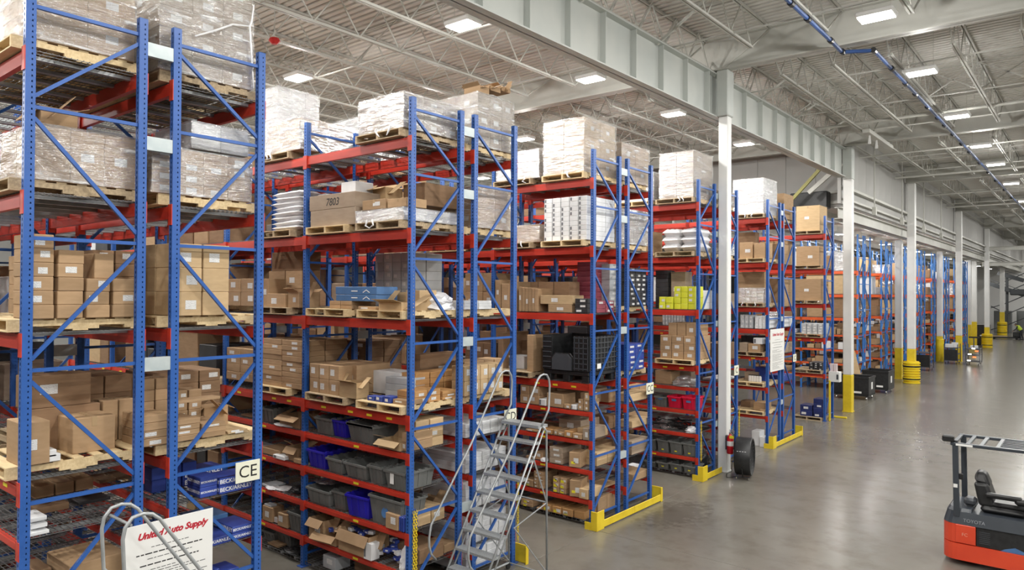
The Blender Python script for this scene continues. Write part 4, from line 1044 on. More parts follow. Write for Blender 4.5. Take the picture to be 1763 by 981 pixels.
for li, (y0, n) in {4: (712, (5, 3)), 5: (764, (5, 4)), 6: (812, (5, 4)), 7: (872, (5, 4)), 8: (925, (4, 3))}.items():
    p = Put('CD', 'r', li, '', 'e'); p.g(802, 872, y0+12, 1.0, (1, *n), .04, 'white', '', jit=.016, stack='long carton pile')
for li, a, b_, yt in ((4, 722, 790, 712), (5, 745, 790, 770), (6, 740, 790, 822)):
    p = Put('CD', 'r', li, '', 'e'); 
p = Put('CD', 'r', 4); p.g(770, 805, 726, .8, (2, 1, 2), .1, 'white', '', stack='inner white pile')
p = Put('CD', 'r', 5); p.g(735, 800, 782, .8, (4, 1, 3), .1, 'grey box', '', stack='inner grey pile')
p = Put('CD', 'r', 6); p.g(735, 800, 830, .8, (4, 1, 3), .1, 'grey box', '', stack='inner grey pile')
p = Put('CD', 'r', 7); p.g(735, 800, 886, .8, (4, 1, 3), .1, 'grey box', '', stack='inner grey pile')
# ------------------------------------------------------------------ goods on the CC rack
p = Put('CC', 'f', 0).pallet(934); p.wr(937, 1006, 207, 1.15, (2, 2, 3), -.04, 'light', FILM)
p = Put('CC', 'f', 0).pallet(838, WOODG); p.wr(850, 928, 262, 1.1, (2, 2, 2), -.02, 'white', FILMW)
p = Put('CC', 'r', 0, '', 'e').pallet(.05); p.wr(1070, 1117, 252, 1.0, (1, 2, 2), .02, 'tan', FILM)
p = Put('CC', 'f', 1).pallet(933); p.g(936, 1011, 340, 1.05, (5, 3, 9), -.02, 'white', 'f', stack='tall white stack', plab=.85, jit=.004)
p = Put('CC', 'f', 1).pallet(845, WOODG); p.wr(880, 929, 388, 1.0, (1, 1, 1), 0, 'tan', FILM); p = Put('CC', 'f', 1, 'b').pallet(742); p.wr(760, 840, 350, 1.1, (2, 2, 3), 0, 'tan', FILM)
p = Put('CC', 'r', 1, '', 'e').pallet(.05); p.wr(1066, 1114, 362, 1.0, (2, 2, 3), .02, 'grey', FILMW)
p = Put('CC', 'f', 2); p.c(850, 862, 482, .4, .0, 'tan', 'f', what='tall upright tan carton'); p.c(863, 876, 488, .4, .0, 'tan', 'f', what='tall upright tan carton'); p.c(878, 890, 485, .5, .05, 'tan')
for k in range(6): p.c(893+k*5.6, 898+k*5.6, 494+k*.6, .6, .0, 'tan', 'f' if k % 2 == 0 else '', what='thin upright tan carton')
p.c(944, 984, 524, .4, .02, 'tan', 'f'); p.c(930, 986, 508, .4, .02, 'light', 'f', z=p.top, what='long flat light carton'); p.g(989, 1012, 514, .35, (1, 1, 3), .0, 'black', 'f', stack='black trio', plab=1)
p.g(900, 980, 485, .4, (3, 1, 2), .5, 'brown', '', stack='dark back stack')
p = Put('CC', 'f', 2, '', 'e'); p.g(1027, 1048, 452, .5, (1, 1, 10), .5, 'pink', '', stack='striped stack'); p.g(1028, 1058, 518, .4, (1, 2, 3), .03, 'pink', 's', stack='low striped stack'); p.g(1050, 1066, 455, .45, (1, 1, 9), .3, 'grey box', 's', stack='grey tower', plab=1, jit=.003)
p = Put('CC', 'r', 2, '', 'e').pallet(.05); p.g(1085, 1114, 462, .5, (1, 3, 8), .0, 'black', 's', stack='black tower', plab=.8, jit=.003)
p = Put('CC', 'f', 3).pallet(845, WOODG)
p.c(856, 866, 572, .9, .1, 'brown', what='tall leaning brown cardboard sheet'); p.c(872, 902, 612, .4, .3, 'white', 'f', what='white printed carton'); p.c(908, 918, 576, .95, .0, 'tan', what='tall tan cardboard panel')
p.g(868, 915, 585, .3, (1, 1, 1), .75, 'brown', '', stack='back panel')
# black collapsible bulk container
p = Put('CC', 'f', 3); a, b_, Y, h = p.span(935, 1013, 578, -.05, p.z)
bc = ob('bulk_container', None, None, ((a+b_)/2, Y+.52, p.z)); W_, D_, H_ = b_-a, 1.0, h
q = MB()
for sx in (-1, 0, 1):
    for sy in (-1, 0, 1): q.cbox(sx*(W_/2-.09)-.08, sx*(W_/2-.09)+.08, sy*(D_/2-.08)-.07, sy*(D_/2-.08)+.07, 0, .13, .01)
ob('foot_block', q.mesh('foot_block', BLACKP), bc); ob('base_tray', MB().cbox(-W_/2, W_/2, -D_/2, D_/2, .13, .22, .015).mesh('base_tray', BLACKP), bc)
for sy in (-1, 1): ob('wall_panel', MB().hexa([(-W_/2, sy*D_/2-.02, .22), (W_/2, sy*D_/2-.02, .22), (W_/2, sy*D_/2+.02, .22), (-W_/2, sy*D_/2+.02, .22)], [(-W_/2, sy*D_/2-.02, H_), (W_/2, sy*D_/2-.02, H_), (W_/2, sy*D_/2+.02, H_), (-W_/2, sy*D_/2+.02, H_)]).mesh('wall_panel', BLACKP), bc) if sy > 0 else None
q = MB(); g_ = -D_/2
q.box(-W_/2, -W_/2*.6, g_-.02, g_+.02, .22, H_); q.box(W_/2*.35, W_/2, g_-.02, g_+.02, .22, H_)
q.prism([(-W_/2*.6, .22), (W_/2*.35, .22), (W_/2*.35, H_*.52), (W_/2*.2, H_*.62), (-W_/2*.45, H_*.62), (-W_/2*.6, H_*.52)], g_-.03, g_+.01)
ob('drop_gate_wall', fix_normals(q.mesh('drop_gate_wall', BLACKP)), bc)
q = MB(); q.prism([(-W_/2*.55, H_*.25), (W_/2*.3, H_*.25), (W_/2*.3, H_*.5), (W_/2*.15, H_*.6), (-W_/2*.4, H_*.6), (-W_/2*.55, H_*.5)], g_-.05, g_-.03)
ob('drop_gate', fix_normals(q.mesh('drop_gate', DARKG)), bc)
for sx in (-1, 1): ob('end_panel', MB().box(sx*W_/2-.02, sx*W_/2+.02, -D_/2, D_/2, .22, H_).mesh('end_panel', BLACKP), bc)
q = MB()
for k in range(7):
    z = .26+k*(H_-.3)/6; q.box(W_/2+.02, W_/2+.04, -D_/2, D_/2, z, z+.018); q.box(-W_/2, -W_/2*.62, g_-.035, g_-.02, z, z+.018); q.box(W_/2*.37, W_/2, g_-.035, g_-.02, z, z+.018)
for k in range(9): y = -D_/2+k*D_/8; q.box(W_/2+.02, W_/2+.035, y-.01, y+.01, .24, H_)
for k in range(4): q.box(W_/2*.4+k*W_/2*.19, W_/2*.4+k*W_/2*.19+.014, g_-.035, g_-.02, .24, H_)
ob('stiffening_rib', q.mesh('stiffening_rib', DARKG), bc, kind='stuff'); ob('paper_tag', sticker(.14, .1, PAPER), bc, (W_/2+.042, -.2, .32), (0, 0, pi/2))
bc['label'] = 'black collapsible plastic bulk container with drop gate on CC rack fourth level'; bc['category'] = 'container'
p.pz = p.z+.24; p.c(966, 990, 622, .3, .3, 'white', '', what='white carton lying inside the black container')
p = Put('CC', 'r', 3, '', 'e').pallet(.05); p.g(1079, 1110, 592, .9, (2, 2, 5), .0, 'blue', 's', stack='blue block', plab=.9, jit=.003)
p = Put('CC', 'f', 4); p.g(895, 928, 664, .6, (2, 1, 2), .0, 'tan', 'f', stack='left block', plab=1); p.c(928, 939, 687, .3, -.02, 'white', 'f'); p.c(941, 969, 677, .45, .0, 'tan', 'f', what='square tan carton'); p.c(971, 981, 695, .3, .0, 'tan', 'f'); p.c(983, 992, 697, .3, .0, 'white', 'f')
p.g(994, 1014, 688, .4, (2, 1, 2), .0, 'tan', 'f', stack='right block', plab=1); p.c(1006, 1014, 677, .3, .0, 'light', 'f', z=p.top); p.g(935, 1000, 672, .3, (3, 1, 1), .55, 'brown', '', stack='back row')
p = Put('CC', 'f', 4, '', 'e'); p.c(1026, 1045, 668, .3, .5, 'grey', 's'); p.c(1048, 1062, 672, .3, .3, 'tan')
p = Put('CC', 'r', 4, '', 'e'); p.c(1084, 1118, 676, .4, .0, 'light', what='light carton under the CC sign'); p.g(1086, 1116, 664, .3, (1, 2, 2), .45, 'tan', '', stack='back block')
p = Put('CC', 'f', 5); p.c(934, 950, 738, .35, .0, 'orange', 'fy'); p.c(953, 959, 740, .5, .0, 'tan', 'f'); p.c(960, 970, 744, .5, .0, 'tan', 'f'); p.c(971, 984, 742, .4, -.02, 'orange', 'f', what='orange carton with yellow rim'); p.c(986, 1001, 746, .35, -.02, 'tan', 'f')
p.c(962, 1000, 722, .7, .42, 'grey', 'f', what='long grey brown carton'); p.c(1003, 1016, 738, .6, .0, 'grey', 'f'); p.c(905, 925, 742, .4, .0, 'tan', 'f'); p.c(910, 950, 728, .3, .5, 'brown')
p = Put('CC', 'f', 5, '', 'e'); p.c(1020, 1046, 736, .35, .02, 'light', what='light carton beside the blue post'); p.g(1048, 1066, 715, .4, (1, 2, 2), .3, 'brown', '', stack='dark block')
p = Put('CC', 'r', 5, '', 'e'); p.c(1088, 1118, 722, .35, .0, 'light'); p.c(1090, 1116, 712, .3, .4, 'tan')
p = Put('CC', 'f', 6); p.g(945, 968, 770, .7, (1, 1, 3), .0, 'grey', 'f', stack='long carton stack', plab=1); p.c(978, 995, 778, .35, .0, 'tan', 'fy', rz=.25); p.c(905, 920, 785, .4, .0, 'brown'); p.c(922, 934, 778, .4, .05, 'tan', 'f'); p.bag(928, 940, 788, .15, -.02, BAG, 'small white packet')
p = Put('CC', 'f', 6, '', 'e'); p.g(1028, 1064, 775, .4, (1, 2, 2), .02, 'light', '', stack='two-tone block'); p.c(1030, 1062, 762, .3, .5, 'tan')
p = Put('CC', 'r', 6, '', 'e'); p.g(1088, 1118, 756, .5, (1, 1, 2), .0, 'grey', '', stack='long grey pair')
p = Put('CC', 'f', 7); p.g(918, 936, 812, .5, (2, 1, 5), .0, 'tan', 'f', stack='small carton tower', plab=1); p.c(904, 917, 825, .4, .0, 'tan', 'fy'); p.c(890, 902, 818, .4, .1, 'brown'); p.g(951, 975, 822, .5, (2, 1, 3), .0, 'tan', 'fy', stack='labelled block', plab=1)
p.c(977, 995, 826, .4, -.02, 'tan', 'fy', rz=.3); p.c(997, 1014, 842, .4, -.03, 'light', 'f'); p.g(938, 1005, 815, .3, (3, 1, 2), .55, 'brown', '', stack='back block')
p = Put('CC', 'f', 7, '', 'e'); p.c(1020, 1036, 838, .35, .02, 'light'); p.c(1040, 1064, 835, .4, .2, 'tan')
p = Put('CC', 'r', 7, '', 'e'); p.c(1090, 1116, 812, .4, .0, 'tan'); p.c(1092, 1102, 800, .2, .45, 'white')
p = Put('CC', 'f', 8); p.g(933, 966, 870, .8, (2, 1, 1), .0, 'orange', 'fy', stack='wide pair', plab=1); p.c(968, 985, 876, .9, .0, 'orange', 'fy', what='long orange brown carton'); p.c(988, 1006, 880, .9, .02, 'orange', what='long orange brown carton'); p.c(921, 931, 873, .4, .0, 'tan', 'f', rz=.2); p.g(896, 917, 860, .5, (1, 1, 2), .0, 'tan', 'fy', stack='left pair', plab=1)
p = Put('CC', 'f', 8, '', 'e'); p.g(1030, 1062, 852, .5, (1, 2, 1), .05, 'tan', '', stack='pair by the yellow guard')
for li, yt in ((2, 470), (3, 590), (4, 670), (5, 718), (6, 770), (7, 820)):
    p = Put('CC', 'f', li, 'b'); p.pz += 0; p.g(800, 870, yt, .8, (3, 1, 2), .05, ('tan', 'brown')[li % 2], 'f', stack='far stack')
p = Put('CC', 'f', 2, 'b').pallet(745); p = Put('CC', 'f', 1, 'b')
# ------------------------------------------------------------------ goods on the rack beside the nearest column
p = Put('CB', 'f', 0).pallet(1134, WOODG); p.wr(1136, 1199, 262, 1.1, (2, 2, 3), -.03, 'grey', FILM)
p = Put('CB', 'f', 0).pallet(1060); p.wr(1062, 1125, 300, 1.1, (2, 2, 3), 0, 'white', FILMW)
p = Put('CB', 'r', 0, '', 'e').pallet(.05); p.wr(1240, 1266, 330, 1.0, (2, 2, 2), .02, 'grey', FILM)
p = Put('CB', 'f', 1).pallet(1134, WOODG)
for k in range(3):
    for j in range(2):
        a, b_, Y, h = p.span(1137+32*j, 1167+32*j, 395, .0); o = ob('polybag', pillow('polybag', BAG, b_-a, .9, .22, k*2+j), None, ((a+b_)/2, Y+.48, p.pz+k*.185), (0, random.uniform(-.05, .05), 0))
        pend(o, 'white wrapped bale, %s,' % ('bottom', 'middle', 'top')[k], p.w, a, 'bale', 'white wrapped bales')
p = Put('CB', 'f', 1).pallet(1060); p.c(1085, 1125, 400, .5, .3, 'tan')
p = Put('CB', 'r', 1, '', 'e').pallet(.05); p.wr(1240, 1266, 420, 1.0, (1, 2, 2), .02, 'white', FILMW)
p = Put('CB', 'f', 2); p.g(1160, 1196, 493, .5, (3, 1, 4), .05, 'yellow', 'f', stack='bright yellow block', plab=.5); p.g(1134, 1158, 511, .4, (2, 1, 2), .0, 'yellow', 'f', stack='low yellow block'); p.g(1128, 1150, 466, .4, (1, 1, 9), .5, 'black', '', stack='black tower', jit=.003); p.c(1155, 1180, 468, .4, .6, 'grey', 'f')
p = Put('CB', 'f', 2, '', 'e'); p.g(1206, 1228, 500, .4, (1, 2, 3), .05, 'white', '', stack='white block')
p = Put('CB', 'f', 3).pallet(1135); p.g(1136, 1197, 578, .9, (3, 2, 3), .0, 'tan', 'f', stack='broad stack', plab=1); p.g(1150, 1197, 556, .8, (3, 2, 1), .05, 'tan', 'f', z=p.top, stack='upper tier', plab=.6)
p = Put('CB', 'r', 3); p.g(1150, 1212, 545, .6, (6, 1, 2), .0, 'grey box', 'f', stack='small grey row', z=p.z+.75) if False else None
p = Put('CB', 'f', 4); p.c(1128, 1155, 638, .5, .1, 'tan'); p.bag(1152, 1198, 647, .5, .0, BAGC, 'large clear plastic sheet'); p.c(1165, 1190, 640, .3, .6, 'grey')
p = Put('CB', 'f', 5); p.t(1127, 1147, 683, .4, .02, 'grey', 'b'); p.t(1150, 1171, 683, .5, .0, 'red', 'b'); p.t(1175, 1198, 684, .5, -.02, 'red', 'b')
p = Put('CB', 'f', 6); p.bag(1120, 1160, 718, .5, .1, BAGC, 'grey film bundle')
_hm = MB()
for k in range(12):
    pts = [(random.uniform(-.6, .6), random.uniform(-.3, .3), random.uniform(.02, .25)) for _ in range(5)]; _hm.tube(pts, .018, 5)
o = ob('hose_heap', _hm.mesh('hose_heap', BLACK), None, (-8.35, 16.7, p.z)); o['kind'] = 'stuff'; o['label'] = 'tangled heap of black hoses on the red-tote rack shelf'; o['category'] = 'hoses'
p.bag(1176, 1198, 735, .3, .0, BAG, 'cluster of white plastic bags')
for li, y0 in ((7, 755), (8, 793)):
    p = Put('CB', 'f', li)
    for k, (a, b_) in enumerate(((1110, 1127), (1131, 1150), (1153, 1173), (1176, 1199))): p.t(a, b_, y0+k*3, .5, .0, tag='y')
p = Put('CB', 'f', 6, '', 'e'); p.bag(1206, 1228, 730, .4, .05, BLACKP, 'black plastic bundle'); p = Put('CB', 'f', 8, '', 'e'); p.bag(1208, 1228, 770, .4, .05, BLACKP, 'black bagged bundle')
for li, yt in ((2, 505), (3, 590), (4, 650), (5, 690)):
    p = Put('CB', 'r', li, '', 'e'); p.g(1240, 1266, yt, .5, (1, 2, 2), .05, ('white', 'tan', 'grey', 'brown')[li % 4], '', stack='block behind the column')
# ------------------------------------------------------------------ goods on the rack with the tall notice
p = Put('CA', 'f', 0).pallet(1262, WOODG); p.wr(1263, 1318, 308, 1.1, (2, 2, 4), -.02, 'white', FILMW)
p = Put('CA', 'r', 0, '', 'e').pallet(.05); p.c(1350, 1366, 335, .9, .05, 'tan', what='tall tan carton'); 
p = Put('CA', 'f', 1).pallet(1262); p.c(1273, 1296, 417, .6, .0, 'tan', 'f'); p.c(1298, 1318, 418, .6, .0, 'tan'); p.c(1268, 1300, 400, .35, .62, 'brown', 'f', what='large brown carton behind')
p = Put('CA', 'f', 2).pallet(1262, WOODG); p.wr(1272, 1318, 496, .6, (4, 1, 2), -.02, 'grey', FILM, what='film wrapped row of small cartons'); p.c(1266, 1316, 468, .4, .65, 'tan', what='big tan carton behind')
p = Put('CA', 'f', 3); p.g(1274, 1296, 542, .4, (3, 1, 3), .0, 'grey box', 'f', stack='left small block', plab=.9); p.g(1299, 1318, 544, .4, (3, 1, 3), .0, 'white', 'f', stack='right small block', plab=.9)
p = Put('CA', 'f', 3, '', 'e'); p.g(1326, 1340, 545, .4, (1, 1, 3), .05, 'white', '', stack='edge block')
p = Put('CA', 'f', 4).pallet(1262, WOODG); p.c(1288, 1308, 592, .4, .0, 'tan', 'f'); p.c(1297, 1312, 582, .3, .0, 'white', 'f', z=p.top); p.c(1273, 1286, 590, .4, .0, 'grey', ''); p.g(1275, 1318, 578, .3, (3, 1, 1), .6, 'black', '', stack='dark row')
p = Put('CA', 'f', 5).pallet(1277)
for k in range(5):
    a, b_, Y, h = p.span(1289+k*4.2, 1292+k*4.2, 650, .1)
    o = ob('jar', cached(('jar',), lambda: MB().lathe([(.05, 0), (.055, .01), (.055, .14), (.04, .16), (.04, .18)], 12).mesh('jar', PAPER)), None, (a, Y+.1, p.pz)); ob('lid', cached(('lid',), lambda: MB().lathe([(.044, .18), (.044, .2)], 12).mesh('lid', INK)), o)
    p.reg(o, 'small white jar', 'jar', 'white jars on a pallet')
p.c(1282, 1305, 640, .3, .4, 'grey', ''); p.c(1300, 1318, 632, .3, .5, 'blue'); p.c(1284, 1296, 635, .2, .7, 'pink', what='dark red carton')
p = Put('CA', 'f', 6).pallet(1262); p.c(1297, 1318, 693, .5, .1, 'tan'); p.c(1308, 1319, 705, .3, .0, 'tan'); p.c(1275, 1292, 690, .4, .5, 'brown')
for li, yt, tn in ((1, 420, 'tan'), (2, 480, 'tan'), (3, 545, 'white'), (4, 590, 'grey'), (5, 645, 'blue')):
    p = Put('CA', 'r', li, '', 'e'); p.g(1350, 1366, yt, .5, (1, 2, 2), .05, tn, '', stack='end block'); p = Put('CA', 'f', li, '', 'e')
p = Put('CA', 'f', 7); p.z = p.pz = 0; p.w = 'on the floor under the notice rack'; p.c(1294, 1308, 742, .4, .05, 'white'); p.c(1308, 1320, 752, .3, -.05, 'white'); p.g(1326, 1340, 735, .8, (1, 1, 2), .1, 'white', '', stack='large pair') if False else None
# ------------------------------------------------------------------ goods on the last tall rack
p = Put('BZ', 'f', 0).pallet(1370, WOODG); p.c(1371, 1411, 354, .9, .0, 'light', 'f', 'y', what='big square light carton')
p = Put('BZ', 'f', 1).pallet(1370, WOODG); p.c(1371, 1410, 424, .9, .0, 'tan', 'f', what='big tan carton')
p = Put('BZ', 'f', 2).pallet(1368, WOODG); p.c(1369, 1413, 480, .9, .0, 'tan', 'fs', what='big tan carton')
p = Put('BZ', 'f', 3).pallet(1377, WOODG); p.g(1379, 1417, 557, .8, (4, 1, 4), .0, 'grey box', 'f', stack='pale grey block', plab=.9, jit=.003)
p = Put('BZ', 'f', 4).pallet(1374, WOODG); p.g(1392, 1417, 624, .7, (3, 1, 4), .0, 'black', 'f', stack='black block', plab=.9, jit=.003)
p = Put('BZ', 'f', 5); p.z = p.pz = 0; p.w = 'on the floor under the last tall rack'; p.pallet(1370, WOODG); p.g(1377, 1398, 697, .6, (1, 1, 2), .0, 'navy', 'f', stack='low dark stack'); p.g(1400, 1421, 687, .6, (1, 1, 4), .0, 'navy', 'f', stack='high dark stack')
for li in range(1, 5):
    p = Put('BZ', 'f', li, 'b'); p.g(1308, 1356, (415, 478, 545, 630)[li-1], .8, (2, 1, 2), .05, ('tan', 'white', 'tan', 'brown')[li-1], 'f', stack='inner stack')
p = Put('CA', 'f', 3, 'b'); p.g(1140, 1210, 538, .4, (8, 1, 3), .0, 'grey box', 'f', stack='far small block', plab=.9)
flush_labels()
# ------------------------------------------------------------------ signs and notices
CREAM = mat('cream sign board', (.80, .80, .66), .5)
def sign(txt, y0, y1, z0, z1, label):
    t = thing('aisle_sign', label, 'sign', (-7.555, (y0+y1)/2, (z0+z1)/2))
    w_, h_ = y1-y0, z1-z0
    ob('sign_board', MB().cbox(0, .012, -w_/2, w_/2, -h_/2, h_/2, .002).mesh('sign_board', CREAM), t)
    ob('sign_lettering', text_mesh(txt, h_*.82, INK), t, (.0125, 0, -.005), RX)
sign('CE', 4.29, 4.59, 2.335, 2.57, 'cream aisle sign reading CE on a blue post')
sign('CD', 9.0, 9.31, 2.35, 2.585, 'cream aisle sign reading CD behind the tall rolling ladder')
sign('CC', 13.74, 14.05, 2.335, 2.575, 'cream aisle sign reading CC on a blue post')
sign('C', 18.50, 18.80, 2.335, 2.595, 'cream aisle sign with one black letter right of the nearest white column')
sign('C', 23.21, 23.51, 2.36, 2.6, 'small cream aisle sign between the tall notice and the last rack')
def notice(y0, y1, z0, z1, label, seed):
    t = thing('notice_board', label, 'notice', (-7.56, (y0+y1)/2, (z0+z1)/2)); w_, h_ = y1-y0, z1-z0
    ob('notice_panel', MB().cbox(0, .008, -w_/2, w_/2, -h_/2, h_/2, .002).mesh('notice_panel', PAPER), t)
    tm = text_mesh('United Auto Supply', w_*.098, REDINK, .0008, shear=.35, offset=.0042)
    ob('title_lettering', tm, t, (.0085, .03*w_, h_/2-w_*.14), RX)
    rr = random.Random(seed); b = MB(); z = h_/2-w_*.27; big = True
    for k in range(80):
        hh = .012 if k in (1, 3) else .006
        L = rr.uniform(.35, .8)*w_ if k > 3 else (.42, .74, .5, .66)[k]*w_; y = -L/2 if k < 4 else -w_*.36
        if k % 9 != 8:
            while L > .02:          # broken dashes where the print is too small to read
                q = min(L, rr.uniform(.02, .07)); b.box(.008, .0092, y, y+q, z-hh, z); y += q+.012; L -= q+.012
        z -= .027 if k > 3 else w_*.062
        if z < -h_/2+.06: break
    o = ob('printed_lines', b.mesh('printed_lines', INK), t, kind='stuff')
notice(3.10, 4.03, .95, 2.13, 'white notice board with slanted red heading behind the ladder handrails', 3)
notice(21.20, 22.40, 2.2, 3.46, 'tall white notice on the rack beyond the drum fan', 5)
# ------------------------------------------------------------------ yellow rack guards and chains
def guard(y0, y1, label, rail=True, plate=True, corner=True):
    t = thing('rack_guard', label, 'guard', (-7.45, y0, 0))
    L = y1-y0
    if corner: ob('corner_guard', MB().cbox(-.06, .08, 0, .02, 0, .36, .004).cbox(.06, .08, .02, .26, 0, .36, .004).box(-.2, -.06, 0, .02, 0, .14).mesh('corner_guard', YELLOW), t)
    if rail:
        h = (L-.26)/2
        for k in (0, 1): ob('guard_rail', MB().cbox(.05, .07, .262+k*h, .262+(k+1)*h-.01, .02, .16, .006).mesh('guard_rail', YELLOW), t)
    if plate: ob('end_plate', MB().cbox(-.2, .08, L, L+.02, 0, .3, .004).cbox(.06, .08, L-.05, L, 0, .3, .004).mesh('end_plate', YELLOW), t)
guard(11.53, 14.14, 'yellow steel guard round the foot of the CC rack')
guard(16.20, 17.34, 'yellow steel guard between the red-tote rack and the nearest column', plate=False)
guard(20.95, 23.60, 'yellow steel guard round the foot of the notice rack')
guard(8.9, 9.42, 'small yellow guard plate behind the tall rolling ladder', False, True, False)
_gb = thing('rack_guard', 'low yellow floor plate at the foot of the last tall rack', 'guard', (-7.5, 27.0, 0)); ob('guard_foot', MB().cbox(-.1, .35, .82, .9, 0, .06, .01).mesh('guard_foot', YELLOW), _gb); ob('corner_guard', MB().cbox(-.02, .04, -.08, -.02, 0, 1.45, .01).mesh('corner_guard', YELLOW), _gb)
def _link():
    pts = []
    for k in range(14):
        a = 2*pi*k/14; pts.append((cos(a)*.014, 0, sin(a)*.014+(.012 if sin(a) > 0 else -.012)))
    return MB().tube(pts, .0055, 5, True).mesh('chain_link', YELLOWP, True)
LINK = _link()
def chain(x, y, z1, z0, label, strands=1):
    t = thing('safety_chain', label, 'chain', (x, y, z0)); st = .040
    hk = MB().tube([(0, -.045, z1-z0+.05), (0, 0, z1-z0+.06), (0, 0, z1-z0+.015)], .006, 6)
    if strands > 1: hk.tube([(0, .02, z1-z0+.06), (0, .04, z1-z0+.015)], .006, 6)
    ob('chain_hook', hk.mesh('chain_hook', BLUED), t)
    for s in range(strands):
        for k in range(int((z1-z0)/st)): ob('chain_link', LINK, t, (0, s*.045, z1-z0-k*st), (0, 0, (k % 2)*pi/2+.5))
chain(-7.53, 7.0, 1.38, .12, 'doubled yellow plastic chain hanging on the front post of the CD rack', 2)
chain(-7.53, 9.345, 1.34, .32, 'yellow plastic chain hanging behind the tall rolling ladder')
chain(-7.53, 16.43, 1.38, .38, 'yellow chain hanging on the front post of the red-tote rack')
chain(-7.53, 18.80, 1.36, .6, 'yellow chain hanging just behind the drum fan')
# ------------------------------------------------------------------ rolling ladders
def ladder(label, x0, x1, yp, zp, d, rise, run, n, rail_h, base_y):
    """d: +1 climbs away from the camera (towards +Y), -1 towards it"""
    t = thing('rolling_ladder', label, 'ladder', ((x0+x1)/2, yp, 0)); hw = (x1-x0)/2
    Y = lambda z: d*(z-zp)/rise*run     # front line of the stringers, relative to the platform edge
    r = .0165
    for s in (-1, 1):
        x = s*hw
        ob('stringer_tube', MB().tube([(x*.97, Y(.12)-d*.02, .12), (x*.97, Y(zp-.03), zp-.03)], r, 8).tube([(x*.97, Y(.12)+d*.12, .12), (x*.97, Y(zp-.03)+d*.12, zp-.03)], r*.8, 6).mesh('stringer_tube', TUBEG, True), t)
        q = [(x, d*yy, zp+zz) for yy, zz in ((-1.52, -1.83), (-1.62, -1.72), (-1.655, -1.60), (-1.66, -1.48), (-1.62, -1.30), (-.76, -.24), (-.19, .60), (-.12, .71), (-.05, .77), (.03, .79), (.12, .775), (.18, .70), (.2, .6), (.18, .23), (.0, .0)) if zp+zz > .1]
        ob('handrail', MB().tube(q, r, 8).mesh('handrail', TUBEG, True), t)
        ob('rear_leg', MB().tube([(x, d*.02, zp-.02), (x, d*.12, zp-.10), (x, d*.15, .09)], r, 8).mesh('rear_leg', TUBEG, True), t)
        ob('side_brace', MB().tube([(x, Y(zp*.82)+d*.05, zp*.82), (x, d*.14, zp*.50), (x, Y(zp*.50)+d*.1, zp*.42), (x, d*.14, .14)], r*.75, 6).mesh('side_brace', TUBEG), t)
        ob('base_rail', MB().tube([(x, base_y-yp, .10), (x, d*.15, .10)], r, 8).mesh('base_rail', TUBEG), t)
        for yy in (base_y-yp+.03*d, d*.13):
            ob('caster', MB().lathe([(.045, -.016), (.05, -.01), (.05, .01), (.045, .016)], 14, (x, yy, .05), 'x').mesh('caster', RUBBER), t)
    for k in range(1, n+1):
        z = zp-k*rise; b = MB().box(-hw*.97, hw*.97, -.09, .09, z-.035, z)
        if d: ob('step', b.mesh('step', TREAD), t, (0, Y(z)+d*.05, 0))
    ob('platform', MB().box(-hw*.98, hw*.98, -.10, .14, zp-.045, zp).mesh('platform', TREAD), t, (0, d*.02, 0))
    ob('cross_bar', MB().tube([(-hw, d*.15, zp*.5), (hw, d*.15, zp*.5)], r*.8, 6).mesh('cross_bar', TUBEG), t); ob('cross_bar', MB().tube([(-hw, d*.15, .1), (hw, d*.15, .1)], r*.8, 6).mesh('cross_bar', TUBEG), t)
    ob('cross_bar', MB().tube([(-hw, d*.13, zp+rail_h-.10), (hw, d*.13, zp+rail_h-.10)], r*.8, 6).mesh('cross_bar', TUBEG), t) if d < 0 else None
    return t
ladder('tall grey steel rolling ladder with eight steps in view before the CD rack', -7.49, -6.72, 8.92, 2.45, 1, .25, .157, 9, .79, 7.3)
ladder('grey rolling ladder of which only the two handrail hoops show before the CE rack', -7.1, -6.65, 2.92, 1.72, -1, .25, .15, 6, .81, 4.1)
# ------------------------------------------------------------------ drum fan, extinguisher, control box
t = thing('drum_fan', 'black round drum fan standing on the floor beside the nearest white column', 'fan', (-6.80, 17.32, 0), radians(13))
R_, hd = .455, .19
ob('drum_shell', MB().lathe([(R_-.01, -hd), (R_, -hd+.02), (R_, hd-.02), (R_-.01, hd), (R_-.03, hd), (R_-.03, -hd), (R_-.01, -hd)], 40, (0, 0, .52), 'x').mesh('drum_shell', BLACKP, True), t)
for s in (-1, 1):
    b = MB()
    for q in (.08, .16, .24, .32, .40):
        b.tube([(s*(hd+.01*(1-q)), q*cos(2*pi*k/28), .52+q*sin(2*pi*k/28)) for k in range(28)], .004, 4, True)
    for k in range(8): a = 2*pi*k/8; b.tube([(s*(hd+.012), .03*cos(a), .52+.03*sin(a)), (s*hd, .43*cos(a), .52+.43*sin(a))], .004, 4)
    if s > 0 or True: ob('fan_grille', b.mesh('fan_grille', BLACK), t)
ob('fan_shroud', MB().lathe([(R_-.03, .05), (.1, .10), (.1, .12), (R_-.03, .07)], 28, (0, 0, .52), 'x').mesh('fan_shroud', BLACKP), t)
bl = MB()
for k in range(3):
    a = 2*pi*k/3; c_, s_ = cos(a), sin(a); P = lambda u, v, w: (w, u*c_-v*s_, .52+u*s_+v*c_)
    bl.hexa([P(.06, -.05, -.03), P(.4, -.1, -.06), P(.4, -.1, -.055), P(.06, -.05, -.022)], [P(.06, .05, .02), P(.4, .12, .05), P(.4, .12, .056), P(.06, .05, .028)])
ob('fan_blades', bl.mesh('fan_blades', DARKG), t); ob('fan_motor', MB().lathe([(.06, -.1), (.075, -.08), (.075, .08), (.05, .1)], 16, (0, 0, .52), 'x').mesh('fan_motor', DARKG), t)
